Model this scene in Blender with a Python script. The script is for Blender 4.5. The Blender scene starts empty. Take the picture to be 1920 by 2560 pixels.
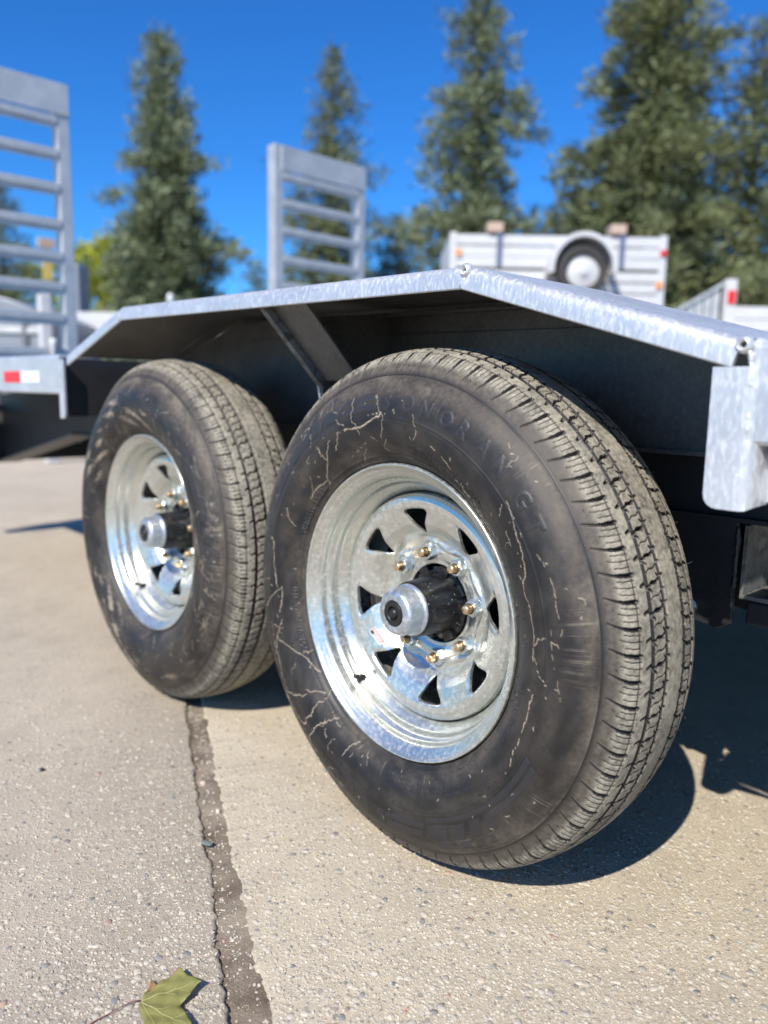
import bpy, bmesh, math, random
import numpy as np
from mathutils import Matrix, Vector, noise as mnoise
random.seed(7); rng = np.random.default_rng(7)
S = bpy.context.scene
PI = math.pi

# ------------------------------------------------------------------ camera
cd = bpy.data.cameras.new('camera'); cam = bpy.data.objects.new('camera', cd); S.collection.objects.link(cam)
S.camera = cam
_R = ((0.73919792, -0.67325196, 0.01783915), (0.08914107, 0.12405855, 0.98826279), (0.66756296, 0.7289316, -0.15171823))
m = Matrix.Identity(4)
for i in range(3):
    m[i][0] = _R[0][i]; m[i][1] = _R[1][i]; m[i][2] = -_R[2][i]
m.translation = (-0.7679, -0.8053, 0.7133)
cam.matrix_world = m
cd.sensor_fit = 'HORIZONTAL'; cd.sensor_width = 36.0; cd.lens = 36.0 * 1925.1 / 1920.0
cd.clip_start = 0.02; cd.clip_end = 2000
cd.dof.use_dof = True; cd.dof.focus_distance = 1.02; cd.dof.aperture_fstop = 3.4; cd.dof.aperture_blades = 0

# ------------------------------------------------------------------ sky and sun
SUN = Vector((-0.98, -0.39, 1.0)).normalized()
el = math.asin(SUN.z); az = math.atan2(SUN.x, SUN.y)
w = bpy.data.worlds.new('World'); S.world = w; w.use_nodes = True
wn = w.node_tree; bg = wn.nodes['Background']
sky = wn.nodes.new('ShaderNodeTexSky'); sky.sky_type = 'NISHITA'; sky.sun_disc = False
sky.sun_elevation = el; sky.sun_rotation = az % (2 * PI); sky.altitude = 300; sky.air_density = 1.0; sky.dust_density = 0.2; sky.ozone_density = 3.0
hs = wn.nodes.new('ShaderNodeHueSaturation'); hs.inputs['Saturation'].default_value = 1.2; hs.inputs['Value'].default_value = 1.0
wn.links.new(sky.outputs[0], hs.inputs['Color']); 
mx = wn.nodes.new('ShaderNodeMix'); mx.data_type = 'RGBA'; mx.blend_type = 'MULTIPLY'; mx.inputs[0].default_value = 1.0; mx.inputs[7].default_value = (0.36, 0.90, 1.42, 1)
wn.links.new(hs.outputs[0], mx.inputs[6]); wn.links.new(mx.outputs[2], bg.inputs[0])
bg.inputs[1].default_value = 0.098
ld = bpy.data.lights.new('sun', 'SUN'); ld.energy = 5.0; ld.angle = math.radians(0.53); ld.color = (1.0, 0.945, 0.86)
lo = bpy.data.objects.new('sun', ld); S.collection.objects.link(lo)
lo.rotation_euler = SUN.to_track_quat('Z', 'Y').to_euler(); lo.location = (0, 0, 30)
S.view_settings.view_transform = 'Standard'; S.view_settings.look = 'None'; S.view_settings.exposure = 0.34; S.view_settings.gamma = 1.0
S.view_settings.use_curve_mapping = False
S.cycles.max_bounces = 8

# ------------------------------------------------------------------ helpers
def tag(o, label=None, cat=None, group=None, kind=None):
    if label: o['label'] = label
    if cat: o['category'] = cat
    if group: o['group'] = group
    if kind: o['kind'] = kind
    return o
def empty(name, loc=(0, 0, 0), rz=0.0, parent=None):
    o = bpy.data.objects.new(name, None); S.collection.objects.link(o); o.location = loc; o.rotation_euler = (0, 0, rz)
    o.empty_display_size = 0.1
    if parent: o.parent = parent
    return o
def obj(name, me, mat=None, parent=None, smooth=False):
    o = bpy.data.objects.new(name, me); S.collection.objects.link(o)
    if mat and not me.materials: me.materials.append(mat)
    if parent: o.parent = parent
    if smooth: me.shade_smooth()
    return o
def np_mesh(name, V, F):
    """V (n,3), F (m,k) constant k"""
    V = np.asarray(V, dtype=np.float32); F = np.asarray(F, dtype=np.int32)
    me = bpy.data.meshes.new(name); k = F.shape[1]
    me.vertices.add(len(V)); me.vertices.foreach_set('co', V.ravel())
    me.loops.add(F.size); me.loops.foreach_set('vertex_index', F.ravel())
    me.polygons.add(len(F)); me.polygons.foreach_set('loop_start', np.arange(0, F.size, k, dtype=np.int32))
    me.update(calc_edges=True); me.validate(); return me
def bm_mesh(name, bm):
    me = bpy.data.meshes.new(name); bmesh.ops.recalc_face_normals(bm, faces=bm.faces); bm.to_mesh(me); bm.free(); return me
def bm_box(bm, lo, hi, bev=0.0, seg=2):
    lo = Vector(lo); hi = Vector(hi); c = (lo + hi) / 2; d = hi - lo
    r = bmesh.ops.create_cube(bm, size=1.0, matrix=Matrix.Translation(c) @ Matrix.Diagonal((abs(d.x), abs(d.y), abs(d.z), 1)))
    if bev > 0:
        es = set(e for v in r['verts'] for e in v.link_edges)
        bmesh.ops.bevel(bm, geom=list(es), offset=bev, segments=seg, affect='EDGES', profile=0.5)
def box(name, lo, hi, mat, parent=None, bev=0.0, seg=2):
    bm = bmesh.new(); bm_box(bm, lo, hi, bev, seg); return obj(name, bm_mesh(name, bm), mat, parent)
def prism(name, poly, axis, a, b, mat, parent=None, bev=0.0, seg=2):
    """poly in the two other axes; axis in 'xyz' extruded a..b"""
    bm = bmesh.new()
    def P(u, v, t):
        return {'x': (t, u, v), 'y': (u, t, v), 'z': (u, v, t)}[axis]
    A = [bm.verts.new(P(u, v, a)) for u, v in poly]; B = [bm.verts.new(P(u, v, b)) for u, v in poly]
    bm.faces.new(A); bm.faces.new(B[::-1]); n = len(poly)
    for i in range(n): bm.faces.new((A[i], A[(i + 1) % n], B[(i + 1) % n], B[i]))
    if bev > 0: bmesh.ops.bevel(bm, geom=bm.edges[:], offset=bev, segments=seg, affect='EDGES', profile=0.5)
    return obj(name, bm_mesh(name, bm), mat, parent)
def tube_arrays(pts, rad, n=8, cap=True):
    pts = [Vector(p) for p in pts]; V = []; F = []
    rad = rad if hasattr(rad, '__len__') else [rad] * len(pts)
    for i, p in enumerate(pts):
        t = (pts[min(i + 1, len(pts) - 1)] - pts[max(i - 1, 0)]).normalized()
        up = Vector((0, 0, 1)) if abs(t.z) < 0.9 else Vector((1, 0, 0))
        a = t.cross(up).normalized(); b = t.cross(a)
        for k in range(n):
            q = 2 * PI * k / n; V.append(p + (a * math.cos(q) + b * math.sin(q)) * rad[i])
    for i in range(len(pts) - 1):
        for k in range(n):
            F.append((i * n + k, i * n + (k + 1) % n, (i + 1) * n + (k + 1) % n, (i + 1) * n + k))
    return [tuple(v) for v in V], F
def tube(name, pts, rad, mat, parent=None, n=8):
    V, F = tube_arrays(pts, rad, n); me = bpy.data.meshes.new(name)
    F = F + [tuple(range(n))[::-1], tuple(range(len(V) - n, len(V)))]
    me.from_pydata(V, [], F); return obj(name, me, mat, parent, True)
def lathe(name, prof, n, mat, parent=None, loc=(0, 0, 0), closed=False, smooth=True):
    """prof of (x, r) round local X axis; angle from top (+z) towards -y"""
    a = np.linspace(0, 2 * PI, n, endpoint=False); P = np.array(prof, dtype=float); k = len(P)
    V = np.zeros((n, k, 3)); V[..., 0] = P[None, :, 0]; V[..., 1] = -P[None, :, 1] * np.sin(a)[:, None]; V[..., 2] = P[None, :, 1] * np.cos(a)[:, None]
    idx = np.arange(n * k).reshape(n, k); nx = np.roll(idx, -1, 0)
    if closed: A, B = idx, np.roll(idx, -1, 1); C, D = np.roll(nx, -1, 1), nx
    else: A, B = idx[:, :-1], idx[:, 1:]; C, D = nx[:, 1:], nx[:, :-1]
    F = np.stack([A, B, C, D], -1).reshape(-1, 4)
    me = np_mesh(name, V.reshape(-1, 3), F)
    o = obj(name, me, mat, parent, smooth); o.location = loc
    if smooth:
        bm = bmesh.new(); bm.from_mesh(me); bmesh.ops.remove_doubles(bm, verts=bm.verts, dist=1e-5); bmesh.ops.recalc_face_normals(bm, faces=bm.faces)
        for e in bm.edges:
            if len(e.link_faces) == 2 and e.calc_face_angle(0) > math.radians(40): e.smooth = False
        bm.to_mesh(me); bm.free()
    return o

# ------------------------------------------------------------------ materials
class NT:
    def __init__(s, name):
        s.m = bpy.data.materials.new(name); s.m.use_nodes = True; s.t = s.m.node_tree; s.b = s.t.nodes['Principled BSDF']
        s.tc = s.t.nodes.new('ShaderNodeTexCoord')
    def n(s, typ, **kw):
        nd = s.t.nodes.new(typ)
        for k, v in kw.items():
            if k.startswith('i_'): nd.inputs[k[2:].replace('_', ' ')].default_value = v
            else: setattr(nd, k, v)
        return nd
    def l(s, a, b): s.t.links.new(a, b)
    def noise(s, scale, detail=4, rough=0.55, co='Object', dim=None):
        nd = s.n('ShaderNodeTexNoise'); nd.inputs['Scale'].default_value = scale; nd.inputs['Detail'].default_value = detail; nd.inputs['Roughness'].default_value = rough
        s.l(s.tc.outputs[co] if isinstance(co, str) else co, nd.inputs['Vector']); return nd.outputs['Fac']
    def vor(s, scale, out='Distance', feat='F1', co='Object', rand=1.0):
        nd = s.n('ShaderNodeTexVoronoi', feature=feat); nd.inputs['Scale'].default_value = scale; nd.inputs['Randomness'].default_value = rand
        s.l(s.tc.outputs[co] if isinstance(co, str) else co, nd.inputs['Vector']); return nd.outputs[out]
    def ramp(s, fac, stops):
        r = s.n('ShaderNodeValToRGB'); e = r.color_ramp.elements
        while len(e) < len(stops): e.new(0.5)
        for i, (p, c) in enumerate(stops):
            e[i].position = p; e[i].color = (c, c, c, 1) if not hasattr(c, '__len__') else (*c, 1)
        s.l(fac, r.inputs[0]); return r.outputs[0]
    def mix(s, f, a, b, mode='MIX'):
        nd = s.n('ShaderNodeMix', data_type='RGBA', blend_type=mode)
        for v, k in ((f, 0), (a, 6), (b, 7)):
            if isinstance(v, (int, float)): nd.inputs[k].default_value = v if k == 0 else (v, v, v, 1)
            elif isinstance(v, tuple): nd.inputs[k].default_value = (*v, 1)
            else: s.l(v, nd.inputs[k])
        return nd.outputs[2]
    def math(s, op, a, b=0.0, clamp=False):
        nd = s.n('ShaderNodeMath', operation=op, use_clamp=clamp)
        for v, k in ((a, 0), (b, 1)):
            if isinstance(v, (int, float)): nd.inputs[k].default_value = v
            else: s.l(v, nd.inputs[k])
        return nd.outputs[0]
    def bump(s, h, strength=0.3, dist=0.002, prev=None):
        nd = s.n('ShaderNodeBump'); nd.inputs['Strength'].default_value = strength; nd.inputs['Distance'].default_value = dist
        s.l(h, nd.inputs['Height'])
        if prev is not None: s.l(prev, nd.inputs['Normal'])
        return nd.outputs[0]
    def scaled(s, vec, co='Object'):
        mp = s.n('ShaderNodeMapping'); mp.inputs['Scale'].default_value = vec; s.l(s.tc.outputs[co], mp.inputs[0]); return mp.outputs[0]
    def out(s, color=None, rough=None, metal=None, normal=None, spec=None):
        for v, k in ((color, 'Base Color'), (rough, 'Roughness'), (metal, 'Metallic'), (normal, 'Normal'), (spec, 'Specular IOR Level')):
            if v is None: continue
            if isinstance(v, (int, float)): s.b.inputs[k].default_value = v
            elif isinstance(v, tuple): s.b.inputs[k].default_value = (*v, 1)
            else: s.l(v, s.b.inputs[k])
        return s.m

def galv(name, base=(0.62, 0.65, 0.66), dark=(0.42, 0.45, 0.46), r0=0.28, r1=0.5, metal=0.85, bscale=90, bstr=0.25, white=0.25, spang=0.22, wsc=130, wan=1.0):
    t = NT(name)
    n1 = t.noise(9, 5, 0.6); n2 = t.noise(wsc, 6, 0.7, t.scaled((1, 1, wan))); sp = t.vor(70, 'Color')
    spv = t.n('ShaderNodeRGBToBW'); t.l(sp, spv.inputs[0])
    c = t.mix(t.ramp(n1, [(0.35, 0.0), (0.65, 1.0)]), dark, base)
    c = t.mix(t.math('MULTIPLY', spv.outputs[0], spang), c, (0.75, 0.78, 0.80))
    wh = t.ramp(n2, [(0.48, 0.0), (0.66, 1.0)])
    c = t.mix(t.math('MULTIPLY', wh, white), c, (0.80, 0.82, 0.82))
    r = t.math('ADD', t.math('MULTIPLY', n1, r1 - r0), r0); r = t.math('ADD', r, t.math('MULTIPLY', wh, min(0.14, white * 0.5)), True)
    drip = t.noise(bscale, 6, 0.65, t.scaled((1, 1, 0.35)))
    b = t.bump(drip, bstr, 0.0012); b = t.bump(t.noise(14, 3), 0.25, 0.004, b)
    mt = t.math('SUBTRACT', metal, t.math('MULTIPLY', wh, 0.35 * metal))
    return t.out(c, r, mt, b)
M = {}
M['galv_wheel'] = galv('galvanised_wheel_steel', (0.66, 0.665, 0.60), (0.58, 0.59, 0.54), 0.23, 0.33, 0.86, 260, 0.04, 0.05, 0.04)
M['galv'] = galv('galvanised_frame_steel', (0.66, 0.67, 0.67), (0.56, 0.57, 0.58), 0.34, 0.52, 0.66, 150, 0.55, 0.40, 0.05, 200, 0.4)
M['galv_shade'] = galv('shade_darkened_galv_plate', (0.16, 0.155, 0.145), (0.11, 0.11, 0.105), 0.42, 0.6, 0.6, 40, 0.2, 0.05, 0.03)  # galvanised steel with the shade under fender and deck put into its colour
M['galv_cap'] = galv('zinc_hub_cap', (0.50, 0.54, 0.57), (0.34, 0.37, 0.40), 0.30, 0.5, 0.85, 90, 0.2, 0.3)
M['olive'] = galv('olive_shade_steel', (0.07, 0.063, 0.045), (0.04, 0.038, 0.03), 0.5, 0.7, 0.3, 60, 0.3, 0.03)  # olive steel, darkened in the colour itself to read as shaded
M['galv_ramp'] = galv('galvanised_ramp_steel', (0.58, 0.58, 0.565), (0.46, 0.46, 0.45), 0.38, 0.6, 0.6, 40, 0.2, 0.3, 0.08)
t = NT('black_hub_enamel')
sp = t.ramp(t.vor(170, 'Distance'), [(0.10, 1.0), (0.16, 0.0)]); sel = t.ramp(t.noise(38, 3), [(0.50, 0.0), (0.60, 1.0)])
f = t.math('MULTIPLY', sp, sel)
c = t.mix(f, (0.006, 0.006, 0.007), (0.45, 0.43, 0.38)); c = t.mix(t.math('MULTIPLY', t.ramp(t.noise(60, 6, 0.7), [(0.55, 0.0), (0.8, 1.0)]), 0.35), c, (0.2, 0.18, 0.14))
M['hub'] = t.out(c, t.math('ADD', t.math('MULTIPLY', t.noise(50, 3), 0.35), 0.16), 0.0, t.bump(t.noise(120, 5), 0.35, 0.001))
t = NT('brass_plated_stud'); M['stud'] = t.out(t.mix(t.noise(300, 3), (0.62, 0.40, 0.20), (0.78, 0.58, 0.36)), 0.35, 0.9, t.bump(t.math('SINE', t.math('MULTIPLY', t.n('ShaderNodeSeparateXYZ').outputs[0], 1)), 0.1, 0.0005))
sx = [n for n in t.t.nodes if n.type == 'SEPXYZ'][0]; t.l(t.tc.outputs['Object'], sx.inputs[0])
t = NT('zinc_plated_nut'); M['nut'] = t.out(t.mix(t.noise(120, 3), (0.50, 0.54, 0.52), (0.72, 0.76, 0.76)), 0.3, 0.95, t.bump(t.noise(300, 3), 0.15, 0.0006))
t = NT('black_rubber_plug'); M['plug'] = t.out((0.012, 0.012, 0.013), 0.42, 0.0, t.bump(t.noise(300, 3), 0.1, 0.0005))
t = NT('brass_fitting'); M['brass'] = t.out((0.6, 0.45, 0.2), 0.35, 0.9)
t = NT('white_label_paper'); M['label_white'] = t.out((0.75, 0.73, 0.70), 0.5)
t = NT('red_label_ink'); M['label_red'] = t.out((0.65, 0.07, 0.04), 0.5)
t = NT('black_label_ink'); M['label_black'] = t.out((0.03, 0.03, 0.03), 0.5)
t = NT('red_reflective_tape'); M['tape_red'] = t.out((0.75, 0.01, 0.012), 0.35)
t = NT('white_reflective_tape'); M['tape_white'] = t.out(t.mix(t.vor(300), (0.66, 0.68, 0.68), (0.8, 0.8, 0.8)), 0.35)
t = NT('shade_black_steel'); M['under'] = t.out(t.mix(t.noise(20, 5), (0.018, 0.020, 0.024), (0.04, 0.042, 0.045)), 0.5, 0.3, t.bump(t.noise(150, 5, 0.7), 0.4, 0.0015))  # black carries the under-trailer shade in the base colour
t = NT('white_painted_steel'); M['white'] = t.out(t.mix(t.noise(8, 5), (0.50, 0.50, 0.50), (0.62, 0.62, 0.62)), 0.4, 0.0, t.bump(t.noise(30, 3), 0.1, 0.002))
t = NT('grey_painted_panel'); M['grey'] = t.out(t.mix(t.noise(4, 4), (0.20, 0.22, 0.25), (0.27, 0.29, 0.32)), 0.45, 0.1)
t = NT('darker_grey_steel'); M['dgrey'] = t.out(t.mix(t.noise(6, 4), (0.10, 0.11, 0.12), (0.16, 0.17, 0.18)), 0.5, 0.2)
t = NT('plain_black_tyre'); M['tyre_plain'] = t.out(t.mix(t.noise(30, 4), (0.02, 0.02, 0.02), (0.06, 0.055, 0.05)), 0.8)
t = NT('sawn_timber_block'); M['timber'] = t.out(t.mix(t.noise(30, 4, 0.6, t.scaled((1, 8, 8))), (0.40, 0.29, 0.22), (0.54, 0.41, 0.32)), 0.8)
t = NT('slate_blue_webbing'); M['strap'] = t.out((0.10, 0.13, 0.22), 0.8)
t = NT('amber_lens'); M['amber'] = t.out((0.8, 0.28, 0.06), 0.25)
t = NT('red_lens'); M['red_lens'] = t.out((0.65, 0.02, 0.02), 0.25)
t = NT('yellow_sign_paint'); M['yellow'] = t.out((0.62, 0.45, 0.12), 0.6)
# tyre rubber: dust / mud / letter are molded or lying on the rubber
def rubber(name, brown):
    t = NT(name)
    ad = t.n('ShaderNodeAttribute', attribute_name='dust'); am = t.n('ShaderNodeAttribute', attribute_name='mud'); al = t.n('ShaderNodeAttribute', attribute_name='letter')
    n1 = t.noise(22, 6, 0.65); n2 = t.noise(140, 6, 0.7); n3 = t.noise(500, 3, 0.6)
    base = t.mix(t.ramp(n1, [(0.35, 0.0), (0.7, 1.0)]), (0.010, 0.0098, 0.0098), (0.019, 0.0175, 0.0165))
    df = t.math('MULTIPLY', ad.outputs['Fac'], t.ramp(t.math('ADD', t.math('MULTIPLY', n1, 0.45), t.math('MULTIPLY', n2, 0.55)), [(0.34, 0.22), (0.60, 1.0)]), True)
    dd = t.ramp(ad.outputs['Fac'], [(0.45, 0.0), (0.95, 1.0)]); dust = t.mix(n2, t.mix(dd, brown, (0.25, 0.225, 0.178)), t.mix(dd, tuple(v * 1.35 for v in brown), (0.46, 0.42, 0.33)))
    c = t.mix(df, base, dust)
    c = t.mix(t.math('MULTIPLY', al.outputs['Fac'], 0.6, True), c, (0.030, 0.030, 0.033))
    mf = t.math('MULTIPLY', am.outputs['Fac'], t.ramp(n2, [(0.3, 0.5), (0.55, 1.0)]), True)
    c = t.mix(mf, c, (0.36, 0.295, 0.215))
    r = t.math('ADD', 0.40, t.math('MULTIPLY', df, 0.5)); r = t.math('ADD', r, t.math('MULTIPLY', n3, 0.12), True)
    b = t.bump(n3, 0.25, 0.0004); b = t.bump(t.noise(160, 5, 0.7), 0.25, 0.0008, b)
    return t.out(c, r, 0.0, b, 0.4)
M['rubber'] = rubber('dusty_tyre_rubber', (0.175, 0.142, 0.108))
# concrete
def concrete(name, c0, c1, tint):
    t = NT(name)
    big = t.noise(1.6, 4); mid = t.noise(14, 5, 0.6); fine = t.noise(420, 5, 0.75); grit = t.noise(190, 4, 0.7)
    base = t.mix(t.ramp(t.math('ADD', t.math('MULTIPLY', big, 0.5), t.math('MULTIPLY', mid, 0.5)), [(0.35, 0.0), (0.65, 1.0)]), c0, c1)
    base = t.mix(t.ramp(fine, [(0.30, 0.55), (0.44, 0.0)]), base, tuple(v * 0.45 for v in c0))
    base = t.mix(t.ramp(grit, [(0.56, 0.0), (0.66, 0.6)]), base, tuple(min(1, v * 1.5) for v in c1))
    hs = []
    for sc, th, w_ in ((95, 0.30, 0.75), (170, 0.28, 0.6)):
        d = t.vor(sc, 'Distance', co=t.scaled((1, 1, 1))); col = t.vor(sc, 'Color', co=t.scaled((1, 1, 1)))
        mask = t.ramp(d, [(th, 1.0), (th + 0.10, 0.0)]); sep = t.n('ShaderNodeSeparateColor'); t.l(col, sep.inputs[0])
        pick = t.ramp(sep.outputs[0], [(0.45, 0.0), (0.5, 1.0)])
        stone = t.ramp(sep.outputs[1], [(0.0, (0.66, 0.60, 0.47)), (0.3, (0.56, 0.50, 0.40)), (0.55, (0.44, 0.40, 0.33)), (0.75, (0.60, 0.50, 0.36)), (0.88, (0.30, 0.29, 0.27)), (0.97, (0.15, 0.16, 0.17)), (1.0, (0.45, 0.25, 0.16))])
        f = t.math('MULTIPLY', t.math('MULTIPLY', mask, pick), w_); base = t.mix(f, base, stone); hs.append(f)
    h = t.math('ADD', t.math('MULTIPLY', hs[0], 0.8), t.math('MULTIPLY', hs[1], 0.4)); 
    b = t.bump(fine, 0.8, 0.0025); b = t.bump(grit, 0.8, 0.0030, b); b = t.bump(h, 0.5, 0.0012, b); b = t.bump(mid, 0.3, 0.004, b); b = t.bump(t.noise(75, 4, 0.65), 0.55, 0.0035, b)
    base = t.mix(1.0, base, tint, 'MULTIPLY')
    st = t.noise(4.5, 5, 0.62); base = t.mix(t.ramp(st, [(0.50, 0.0), (0.72, 0.30)]), base, (0.30, 0.25, 0.19)); st2 = t.noise(2.2, 4, 0.6); base = t.mix(t.ramp(st2, [(0.30, 0.35), (0.46, 0.0)]), base, (0.56, 0.49, 0.38))
    return t.out(base, 0.9, 0.0, b, 0.25)
M['slab_a'] = concrete('pinkish_exposed_aggregate_concrete', (0.44, 0.385, 0.325), (0.55, 0.485, 0.41), (1.0, 0.97, 0.89))
M['slab_b'] = concrete('beige_exposed_aggregate_concrete', (0.48, 0.42, 0.34), (0.60, 0.53, 0.43), (1.0, 0.97, 0.885))
t = NT('damp_dirt')
c = t.mix(t.ramp(t.noise(9, 4), [(0.38, 0.0), (0.62, 1.0)]), (0.15, 0.112, 0.080), (0.38, 0.31, 0.23)); c = t.mix(t.ramp(t.noise(380, 4, 0.7), [(0.55, 0.0), (0.68, 0.8)]), c, (0.48, 0.42, 0.33))
M['dirt'] = t.out(c, 0.95, 0.0, t.bump(t.noise(260, 5, 0.75), 1.0, 0.005), 0.2)
t = NT('embedded_pebbles')
a = t.n('ShaderNodeAttribute', attribute_name='tone')
c = t.ramp(a.outputs['Fac'], [(0.0, (0.60, 0.54, 0.43)), (0.25, (0.51, 0.455, 0.36)), (0.5, (0.42, 0.385, 0.32)), (0.7, (0.56, 0.46, 0.34)), (0.84, (0.30, 0.28, 0.25)), (0.93, (0.13, 0.145, 0.15)), (1.0, (0.48, 0.28, 0.19))])
c = t.mix(t.ramp(t.noise(300, 4, 0.7), [(0.42, 0.5), (0.6, 0.0)]), c, (0.36, 0.325, 0.27))
M['pebble'] = t.out(c, 0.75, 0.0, t.bump(t.noise(700, 3), 0.3, 0.0008), 0.3)
def leafmat(name, ramp_, tr=0.0):
    t = NT(name); a = t.n('ShaderNodeAttribute', attribute_name='tone'); c = t.ramp(a.outputs['Fac'], ramp_)
    return t.out(c, 0.75, 0.0, None, 0.25)
M['needle'] = leafmat('spruce_needles', [(0.0, (0.068, 0.082, 0.030)), (0.5, (0.145, 0.165, 0.070)), (1.0, (0.23, 0.26, 0.15))])
M['needle_blue'] = leafmat('blue_spruce_needles', [(0.0, (0.075, 0.092, 0.040)), (0.5, (0.165, 0.195, 0.10)), (1.0, (0.27, 0.32, 0.21))])
M['yleaf'] = leafmat('yellowing_leaves', [(0.0, (0.12, 0.16, 0.01)), (0.5, (0.28, 0.32, 0.02)), (1.0, (0.48, 0.42, 0.03))])
t = NT('tree_bark'); M['bark'] = t.out(t.mix(t.noise(12, 5), (0.07, 0.05, 0.035), (0.14, 0.10, 0.07)), 0.9)

# ------------------------------------------------------------------ ground
J0 = np.array([-0.363, -0.117]); JD = np.array([0.4253, 0.905]); JN = np.array([0.905, -0.4253])     # joint line, left edge
def joint_w(s): return 0.0355 + 0.013 * math.exp(-((s + 0.02) / 0.13) ** 2)
def joint_l(s): return 0.0045 * math.exp(-((s - 0.28) / 0.11) ** 2)
def wob(s, k):
    return 0.0035 * math.sin(s * 23 + k) + 0.0022 * math.sin(s * 61 + 2.1 * k) + 0.0016 * math.sin(s * 143 + k * 3.3) + 0.0011 * math.sin(s * 377 + k)
def slab(name, side, mat):
    """flat sheet with a ragged edge on the joint; side -1 left, +1 right"""
    ss = np.concatenate([[-300, -60, -12], np.arange(-3, 4.0, 0.0035), [12, 60, 300]]); V = []; F = []
    off = [0.0, 0.0015, 0.006, 0.25, 1.5, 12, 300]
    for i, s in enumerate(ss):
        nz = mnoise.noise(Vector((s * 18, side * 3.1, 0))) * 0.008 + mnoise.noise(Vector((s * 70, side * 7.1, 0))) * 0.0045 + mnoise.noise(Vector((s * 210, side, 5))) * 0.0032
        e = nz + joint_l(s) if side < 0 else joint_w(s) + nz
        p = J0 + JD * s + JN * e
        for j, o in enumerate(off):
            q = p + JN * side * o; z = -0.016 if j == 0 else (-0.0025 if j == 1 else 0.0)
            V.append((q[0], q[1], z))
    k = len(off)
    for i in range(len(ss) - 1):
        for j in range(k - 1):
            a = i * k + j; f = (a, a + 1, a + k + 1, a + k); F.append(f if side < 0 else f[::-1])
    me = np_mesh(name, V, F); 
    bm = bmesh.new(); bm.from_mesh(me); bmesh.ops.recalc_face_normals(bm, faces=bm.faces)
    if sum(f.normal.z for f in bm.faces) < 0: bmesh.ops.reverse_faces(bm, faces=bm.faces)
    bm.to_mesh(me); bm.free()
    o = obj(name, me, mat); tag(o, kind='structure'); return o
slab('pavement', -1, M['slab_a']); slab('pavement', 1, M['slab_b'])
# dirt in the joint: a real, uneven strip
V = []; F = []; nn = 13; ss = np.arange(-3, 4.0, 0.008)
for s in ss:
    for j in range(nn):
        e = -0.02 + 0.085 * j / (nn - 1); q = J0 + JD * s + JN * e; u = j / (nn - 1)
        z = -0.0072 + 0.0045 * u + 0.0062 * mnoise.noise(Vector((s * 7, u * .6, 2))) + 0.003 * mnoise.noise(Vector((s * 40, u * 3, 9))) + random.uniform(-0.0006, 0.0006)
        V.append((q[0], q[1], min(z, -0.0006)))
for i in range(len(ss) - 1):
    for j in range(nn - 1): a = i * nn + j; F.append((a, a + 1, a + nn + 1, a + nn))
tag(obj('joint_dirt', np_mesh('joint_dirt', V, F), M['dirt'], None, True), kind='structure')
def dirt_z(s, u): return min(-0.0006, -0.0072 + 0.0045 * u + 0.0062 * mnoise.noise(Vector((s * 7, u * .6, 2))) + 0.003 * mnoise.noise(Vector((s * 40, u * 3, 9))))
# pebbles standing proud in the concrete
def pebbles(name, n, region, smin, smax, zoff=0.0, seedv=3, mat='pebble', label=None):
    r = np.random.default_rng(seedv); na, nr = 9, 3
    base = [(0, 0, 1.0)]
    for k in range(1, nr + 1):
        ph = PI / 2 * k / nr * 1.06
        for a in range(na): base.append((math.sin(ph) * math.cos(2 * PI * a / na), math.sin(ph) * math.sin(2 * PI * a / na), math.cos(ph)))
    base = np.array(base); T = [(0, 1 + a, 1 + (a + 1) % na) for a in range(na)]
    for k in range(nr - 1):
        for a in range(na):
            p, q = 1 + k * na + a, 1 + k * na + (a + 1) % na; T += [(p, p + na, q), (q, p + na, q + na)]
    T = np.array(T); Vs = []; Fs = []; tone = []; c = 0
    while c < n:
        x, y = region(r)
        e = (np.array([x, y]) - J0) @ JN; s = (np.array([x, y]) - J0) @ JD
        if -0.006 < e < joint_w(s) + 0.006 and zoff == 0: continue
        sz = smin + (smax - smin) * r.random() ** 2.6; ar = r.uniform(0.55, 1.0); h = min(sz * r.uniform(0.10, 0.26), 0.0019); a = r.uniform(0, 2 * PI)
        b = base * (1 + r.uniform(-0.16, 0.16, base.shape)); X = b[:, 0] * sz / 2; Y = b[:, 1] * sz / 2 * ar
        zj = dirt_z(s, (e + 0.02) / 0.085) if zoff else 0.0
        V3 = np.stack([X * math.cos(a) - Y * math.sin(a) + x, X * math.sin(a) + Y * math.cos(a) + y, b[:, 2] * h * (1.8 if zoff else 1) - 0.0003 + zj], 1)
        Vs.append(V3); Fs.append(T + c * len(base)); tone += [r.random()] * len(base); c += 1
    me = np_mesh(name, np.concatenate(Vs), np.concatenate(Fs)); at = me.attributes.new('tone', 'FLOAT', 'POINT'); at.data.foreach_set('value', np.array(tone, dtype=np.float32))
    o = obj(name, me, M[mat], None, True); tag(o, label, 'pebbles', kind='stuff'); return o
def regA(r):
    while True:
        x, y = r.uniform(-1.0, 0.9), r.uniform(-0.75, 1.3)
        d = math.hypot(x + 0.7679, y + 0.8053)
        if 0.55 < d < 1.9 and r.random() < min(1, (0.85 / d) ** 2.2): return x, y
pebbles('embedded_pebbles', 12000, regA, 0.0028, 0.0125, label='small cream, grey and tan pebbles set in the concrete surface')
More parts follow.
